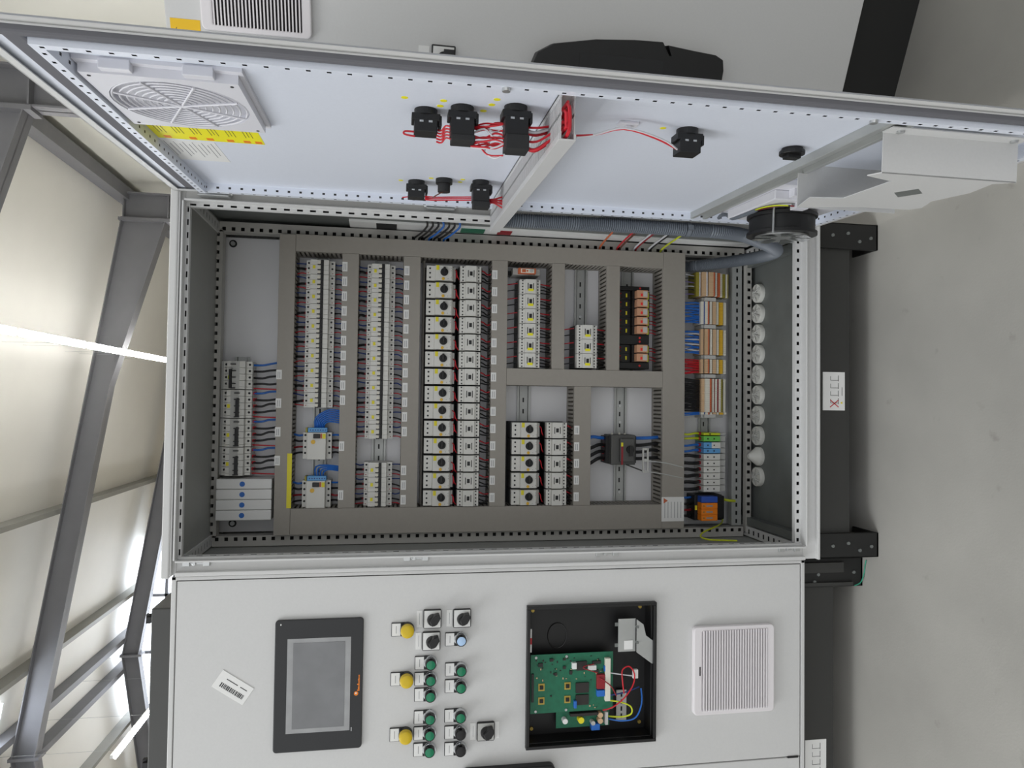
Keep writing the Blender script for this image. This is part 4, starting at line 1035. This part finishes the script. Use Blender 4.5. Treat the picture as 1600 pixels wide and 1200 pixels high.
# asset tag
bs = thing('barcode_label', 'small tilted white barcode tag stuck on the closed cabinet', 'label', (-.274, YD, 1.4595))
bs.rotation_euler = (0, math.radians(32.5), 0)
bs.rotation_euler = (0, math.radians(-56), 0)
MB().box(-.0375, .0375, -.0012, 0, -.020, .020).build('tag', 'label', bs, bevel=.0004)
m = MB(); x = -.029; random.seed(3)
while x < .026: w = random.choice((.001, .0018, .0026)); m.box(x, x+w, -.0015, -.0012, .002, .0115); x += w+random.choice((.0008, .0014))
m.box(-.028, -.012, -.0015, -.0012, -.009, -.0074).box(-.006, .020, -.0015, -.0012, -.009, -.0074).build('barcode', 'ink', bs)
# pushbuttons, lamps and selectors
def rot_label(t, z0, w, mt='label'):
    MB().box(-.0145, .0145, -.0035, 0, z0-.0105, z0+.0105).build('label_holder', 'black', t, bevel=.001)
    o = MB().box(-.0132, .0132, -.0042, -.0035, z0-.0092, z0+.0092).build('label_plate', mt, t)
    MB().box(-.008, .008, -.0044, -.0042, z0-.0006, z0+.0006).build('label_text', 'ink_light', o)
def make_button(kind):
    t = thing({'y': 'lamp_button', 'g': 'push_button', 'k': 'push_button', 'b': 'push_button'}[kind], 'x', 'button', (0, YD, 0), group='buttons on the closed cabinet')
    rot_label(t, .0235, .029)
    MB().box(-.0150, .0150, -.0035, 0, -.004, .014).build('holder_neck', 'black', t, bevel=.001)
    if kind == 'y':
        MB().cyl((0, 0, 0), '-y', .0152, .012, 24).build('collar', 'black', t, True)
        MB().cyl((0, -.004, 0), '-y', .0145, .02, 28, rings=[(0, .0145), (.016, .0145), (.019, .0135), (.0205, .011), (.021, .006)]).build('lens', 'yellow_button', t, True)
    else:
        MB().cyl((0, 0, 0), '-y', .0150, .008, 28, rings=[(0, .0152), (.006, .0150), (.010, .0132), (.010, .0122)]).build('bezel_ring', 'chrome', t, True)
        c = {'g': 'button_green', 'k': 'black', 'b': 'button_blue_glare'}[kind]
        MB().cyl((0, -.004, 0), '-y', .0122, .02, 24, rings=[(0, .0122), (.014, .0122), (.0165, .0108), (.0165, .010), (.0155, .009)]).build('button_cap', 'black_gloss', t, True)
        MB().cyl((0, -.019, 0), '-y', .0095, .002, 20, rings=[(0, .0098), (.0012, .0095), (.0018, .007)]).build('button_face', c, t, True)
    return t
def row_(x, z, kind, label, P={}):
    if kind not in P: o = P[kind] = make_button(kind); o.location = (x, YD, z); o['label'] = label; return o
    return dup(P[kind], (x, YD, z), label)
for x, l in ((-.168, 'yellow lamp button nearest the open cabinet'), (-.2735, 'yellow lamp button level with the middle of the touch panel'), (-.3915, 'yellow lamp button furthest from the open cabinet')): row_(x, 1.1035, 'y', l)
for i, x in enumerate((-.2415, -.2755, -.3095)): row_(x, 1.0525, 'g', f"green pushbutton in the upper trio under the middle lamp, {ORD[i]} from the open cabinet")
for i, x in enumerate((-.3575, -.3915, -.4265)): row_(x, 1.0525, 'g', f"green pushbutton in the outer trio under the outer lamp, {ORD[i]} from the open cabinet")
row_(-.2585, .9868, 'g', 'upper of two green pushbuttons in the lower middle pair, nearer the open cabinet')
row_(-.2945, .9868, 'g', 'green pushbutton of the lower middle pair, further from the open cabinet')
row_(-.3580, .9868, 'g', 'green pushbutton beside the two all-black pushbuttons')
row_(-.3940, .9862, 'k', 'black pushbutton between green button and another black button')
row_(-.4295, .9857, 'k', 'black pushbutton at the far end of the lower row')
row_(-.1935, .9877, 'b', 'blue pushbutton paled by painted glare below the selector switch')
def selector(x, z, label, plate='label', second=False):
    t = thing('selector_switch', label, 'selector switch', (x, YD, z), group='selector switches on the closed cabinet')
    MB().prism(rrect(-.0200, .0200, -.0195, .0195, .003), -.006, 0, 'xz').build('frame', 'black', t)
    MB().box(-.0184, .0184, -.0072, -.006, -.0178, .0178).build('face_plate', plate, t, bevel=.0004)
    MB().cyl((-.001, -.007, -.001), '-y', .0125, .012, 20, rings=[(0, .0128), (.006, .0125), (.014, .0105)]).build('knob', 'black', t, True)
    MB().prism([(-.010, .002), (-.006, -.009), (.007, -.0165), (.0150, -.0130), (.0135, -.004), (.002, .0075)], -.030, -.010, 'xz').build('lever', 'black', t, bevel=.0015)
    MB().box(-.018, .018, -.001, 0, .0220, .0335).build('name_plate', 'label', t)
    MB().box(-.012, .012, -.0012, -.001, .0270, .0277).build('plate_text', 'ink_light', t)
    if second: MB().box(-.018, .018, -.001, 0, -.030, -.0205).build('name_plate', 'label', t)
selector(-.1475, 1.0500, 'selector switch nearest the yellow lamp and the open cabinet')
selector(-.1950, 1.0515, 'selector switch next to the upper green pushbuttons')
selector(-.1485, .9853, 'selector switch above the pale blue pushbutton column end')
selector(-.3960, .9300, 'selector switch with greyish plate below the black pushbuttons', 'white_grey', True)
# ventilation grille
def grille(name, label, x0, x1, z0, z1, n, yd, parent_loc=None, rz=0., slat_mat='grille_white'):
    t = thing(name, label, 'grille', parent_loc or ((x0+x1)/2, yd, (z0+z1)/2), rz)
    hx, hz = (x1-x0)/2, (z1-z0)/2
    m = MB(); b = .012
    ringframe(m, rrect(-hx, hx, -hz, hz, .010), rrect(-hx+.010, hx-.010, -hz+.018, hz-.021, .002), -.014, 0)
    m.build('frame', slat_mat, t, bevel=.0025)
    MB().box(-hx+.008, hx-.008, -.002, 0, -hz+.01, hz-.01).build('filter_mat', 'grille_dark', t)
    H = 2*hz-.039
    for k in range(n):
        z = hz-.021-H*(k+.5)/n
        MB().prism([(-.016, z-.0014), (-.016, z+.0014), (-.003, z+.0024), (-.003, z+.0004)], -hx+.009, hx-.009, 'yz').build('slat', slat_mat, t)
    MB().box(-.010, .010, -.0150, -.0138, hz-.0165, hz-.0135).build('release_slot', 'grille_dark', t)
    return t
grille('vent_grille', 'white slatted ventilation grille low on the closed cabinet', -.388, -.187, .2515, .452, 25, YD)
# black instrument box with its cover off
IB = thing('instrument_box', 'open black instrument box showing green circuit boards and loose wires', 'instrument', ((BX[0]+BX[1])/2, YD, (BX[2]+BX[3])/2))
hx, hz = .1565, .15; dp = .040
m = MB().box(-hx+.0063, hx-.0063, dp, dp+.002, -hz+.0063, hz-.0063); t_ = .007
for (a, b, c, d) in ((-hx, -hx+t_, -hz, hz), (hx-t_, hx, -hz, hz), (-hx+t_, hx-t_, -hz, -hz+t_), (-hx+t_, hx-t_, hz-t_, hz)): m.box(a, b, -.014, .0002, c, d)
h2x, h2z = hx-.0063, hz-.0063
for (a, b, c, d) in ((-h2x, -h2x+.0025, -h2z, h2z), (h2x-.0025, h2x, -h2z, h2z), (-h2x, h2x, -h2z, -h2z+.0025), (-h2x, h2x, h2z-.0025, h2z)): m.box(a, b, 0, dp+.002, c, d)
m.build('tray', 'black', IB, bevel=.0015)
def L(px, pz): return (px, pz)
pb = MB().box(-.088, .042, .010, .012, -.0545, .137).build('circuit_board', 'pcb', IB)      # main board
ps = MB().box(-.128, -.088, .020, .022, -.05, .075).build('circuit_board', 'pcb', IB)
for (x, z, w, h) in ((-.03, .1325, .062, .005), (-.035, .018, .022, .030), (-.062, .018, .022, .030), (.014, .02, .02, .024), (-.002, .08, .006, .006), (.02, .115, .008, .01), (.03, .09, .006, .008), (.012, .06, .006, .006), (-.05, .09, .003, .003), (.03, .06, .004, .006), (.0, .045, .008, .006), (.02, -.015, .006, .02), (.0, -.015, .006, .01)): MB().box(x-w/2, x+w/2, .006, .010, z-h/2, z+h/2).build('chip', 'chip', pb)
for (x, z) in ((-.03, .112), (-.03, .052), (-.06, .112), (-.06, .052)):
    b = MB().box(x-.008, x+.008, .0085, .010, z-.007, z+.007).build('button_pad', 'gold', pb); MB().box(x-.004, x+.004, .006, .0085, z-.004, z+.004).build('micro_switch', 'black', b)
m = MB(); random.seed(9)
for k in range(90):
    x, z = random.uniform(-.082, .037), random.uniform(-.03, .128)
    if (x < -.015 and .035 < z) or (-.075 < x < -.02 and z < .036): continue
    w, h = random.choice(((.002, .0012), (.0014, .003), (.003, .003), (.004, .002))); m.box(x-w/2, x+w/2, .0085, .010, z-h/2, z+h/2, random.randrange(2))
o = m.build('small_components', ['chip', 'tan'], pb); o['kind'] = 'stuff'
MB().box(-.066, .03, .0, .010, -.046, -.034).build('connector_strip', 'cream', pb, bevel=.0008)
for (x, z, c, w, h) in ((-.058, -.022, 'red_dark', .0, 0), (-.022, -.024, 'red_dark', .032, .018), (-.048, -.024, 'blue', .014, .018), (.006, -.035, 'blue', .012, .006), (-.07, .035, 'blue', .016, .006), (.016, .038, 'label', .014, .010), (.010, -.004, 'label', .010, .018)):
    if w: MB().box(x-w/2, x+w/2, .001, .010, z-h/2, z+h/2).build('component', c, pb, bevel=.0006)
for (x, z) in ((.036, .125), (.036, .055), (-.083, .125), (-.083, .055)): MB().cyl((x, .010, z), '-y', .003, .002, 10).build('screw', 'steel', pb, True)
for (x, z, r, c) in ((-.108, .057, .006, 'label'), (-.108, .02, .007, 'yellow'), (-.099, -.025, .006, 'tan'), (-.112, -.025, .006, 'tan'), (-.116, -.008, .005, 'white_grey')): MB().cyl((x, .020, z), '-y', r, .014, 14).build('capacitor', c, ps, True)
MB().box(-.098, -.092, .006, .020, -.02, .045).build('transformer', 'chip', ps); MB().box(-.132, -.118, .006, .020, -.024, -.004).build('blue_component', 'blue', ps, bevel=.001)
MB().box(-.120, -.092, .004, .020, -.042, -.036).build('connector_strip', 'white_grey', ps)
# metal bracket
bk = MB().box(.043, .117, .002, .0035, -.105, -.064).prism([(.043, -.105), (.117, -.105), (.105, -.121), (.080, -.127), (.065, -.147), (.014, -.147), (.017, -.140)], -.006, -.0045, 'xz').build('bracket', 'zinc', IB)
MB().box(.048, .068, .001, .002, -.098, -.078).build('bracket_label', 'label', bk)
m = MB()
for (x, z) in ((.10, -.107), (.065, -.107)): m.cyl((x, .0, z), '-y', .003, .008, 8)
for (x, z) in ((.105, -.060), (.058, -.060)): m.box(x-.004, x+.004, .002, .0035, z-.004, z+.004)
m.build('bracket_tab', 'zinc_dark', bk)
MB().box(.048, .100, .010, .012, .135, .1415, 0).build('marker_strip', 'label', IB); MB().box(.066, .08, .0095, .010, .135, .1415).build('marker_red', 'red', IB)
MB().tube([(.074+.046*math.cos(a/10*2*PI)*0+(.025 if 2 < a < 8 else -.025)*0+.028*math.cos(a/20*2*PI), .038, .07+.022*math.sin(a/20*2*PI)*1.0) for a in range(21)], .001, 5).build('embossed_ring', 'black_gloss', IB)
rail_ = MB().box(-.125, -.055, .030, .034, -.094, -.070).build('small_rail', 'white_grey', IB)
m = MB()
for k in range(4): m.box(-.118+.016*k, -.108+.016*k, .0295, .030, -.084, -.080)
m.build('rail_slot', 'black', rail_)
for c, r, pts in (('red', .0016, [(-.085, .0, -.028), (-.078, -.004, -.05), (-.058, -.008, -.075), (-.03, -.008, -.096), (-.005, -.006, -.1), (.012, -.006, -.088), (.005, -.006, -.072), (-.018, -.006, -.072), (-.05, .0, -.078)]),
                  ('red_dark', .0013, [(-.012, .0, -.02), (-.03, -.004, -.045), (-.055, .0, -.06)]),
                  ('green_yellow', .0018, [(-.066, .004, -.046), (-.068, -.004, -.07), (-.078, -.006, -.092), (-.095, -.004, -.094), (-.105, .006, -.075), (-.106, .016, -.045)]),
                  ('blue', .0018, [(-.112, .016, -.045), (-.113, .004, -.075), (-.105, -.002, -.105), (-.075, .0, -.12), (-.045, .01, -.122)]),
                  ('wire_white', .0013, [(-.004, .004, -.046), (-.008, .0, -.075), (-.012, .0, -.1)]),
                  ('blue_dark', .0016, [(-.055, .006, -.046), (-.05, .004, -.08), (-.042, .012, -.118)]),
                  ('red_dark', .0012, [(.02, -.002, -.006), (.014, -.004, .02), (.0, -.002, -.015)])):
    MB().tube(pts, r, 6, smooth=5).build('wire', c, IB, True)
MB().box(-.017, .003, -.004, .004, -.110, -.098).build('plug', 'label', IB, bevel=.001)
for (x, z) in ((.145, .136), (.145, -.136), (-.145, .136), (-.145, -.136)): MB().cyl((x-.012*(1 if x > 0 else -1), dp, z-.008*(1 if z > 0 else -1)), '-y', .004, .004, 10).build('tray_screw', 'gold', IB, True)
# second black instrument on the outer door
SB2 = thing('black_display', 'black instrument on the outer door of the closed cabinet', 'instrument', (-.625, YD, .880))
MB().prism(rrect(-.153, .153, -.104, .102, .012), -.022, 0, 'xz').build('case', 'black', SB2, bevel=.003)
MB().box(-.13, .140, -.0228, -.022, -.03, .06).build('window', 'bezel', SB2)

# ================================================================ the cabinet turned towards the camera behind the door
RA = math.radians(-24); RC = thing('angled_cabinet', 'grey closed cabinet standing at an angle behind the open door', 'cabinet', (1.033, -.105, 0), RA)
MB().box(-.14, .66, .018, .42, .160, 1.575).build('body', 'paint', RC)
MB().box(-.135, .655, 0, .018, .164, 1.579).build('door', 'paint', RC, bevel=.002)
MB().box(-.13, .65, .05, .42, 0, .16).build('plinth', 'plinth_gap', RC)
yst = MB().box(-.03, .0112, -.0006, 0, 1.517, 1.571).build('lifting_sticker', 'sticker_yellow', RC)
m = MB()
for (a, b) in (((-.02, 1.556), (-.012, 1.552)), ((-.012, 1.552), (-.012, 1.536)), ((-.012, 1.536), (-.02, 1.532)), ((-.022, 1.566), (-.004, 1.560)), ((-.022, 1.546), (-.014, 1.546))): m.tube([(a[0], -.0008, a[1]), (b[0], -.0008, b[1])], .0005, 4)
m.build('sticker_symbol', 'ink', yst)
c, s_ = math.cos(RA), math.sin(RA)
def on_right(x, y, z): return (1.033+c*x-s_*y, -.105+s_*x+c*y, z)
grille('vent_grille', 'white slatted ventilation grille high on the angled cabinet', -.004, .20, 1.310, 1.512, 25, 0, on_right(.098, 0, 1.411), RA)
t = thing('rotary_switch', 'small rotary switch with black lever on the angled cabinet', 'switch', on_right(-.015, 0, 1.054), RA)
MB().box(-.024, .024, -.008, 0, -.024, .024).build('frame', 'black', t, bevel=.002); MB().box(-.021, .021, -.0092, -.008, -.021, .021).build('face_plate', 'label', t)
MB().cyl((0, -.009, 0), '-y', .012, .012, 16).box(-.004, .016, -.03, -.012, -.02, .0).build('lever', 'black', t, True)
MB().box(-.02, .02, -.001, 0, .028, .05).build('name_plate', 'label', t)
t = thing('black_display', 'large black bow-sided instrument on the angled cabinet', 'instrument', on_right(-.10, 0, .67), RA)
R_ = [(.09, .205), (.112, .197), (.130, .166), (.145, .08), (.151, .0), (.1525, -.062), (.136, -.086), (.1405, -.1), (.149, -.069), (.150, -.072), (.142, -.13), (.138, -.18), (.130, -.198), (.11, -.203)]
R_ = [(.09, .205), (.112, .197), (.130, .166), (.145, .08), (.151, .0), (.1525, -.062), (.128, -.080), (.128, -.084), (.1475, -.073), (.142, -.13), (.138, -.18), (.130, -.198), (.11, -.203)]
MB().prism(R_+[(-x, z) for x, z in R_[::-1]], -.035, 0, 'xz').build('case', 'black', t, bevel=.002)
MB().box(.02, .118, -.0365, -.035, -.07, .11).build('cover_step', 'black_soft', t, bevel=.0006)
# dark equipment cabinet standing behind the closed one
t = thing('dark_cabinet', 'dark equipment cabinet rising behind the closed grey cabinet', 'cabinet', (-.57, .80, 0))
MB().box(-.255, .255, 0, .35, 0, 1.855).build('body', 'charcoal', t, bevel=.004)
for x in (.215, -.225): MB().box(x-.008, x+.008, .02, .06, 1.85, 1.875).box(x-.014, x+.014, .03, .045, 1.865, 1.878).build('lifting_lug', 'black_soft', t)
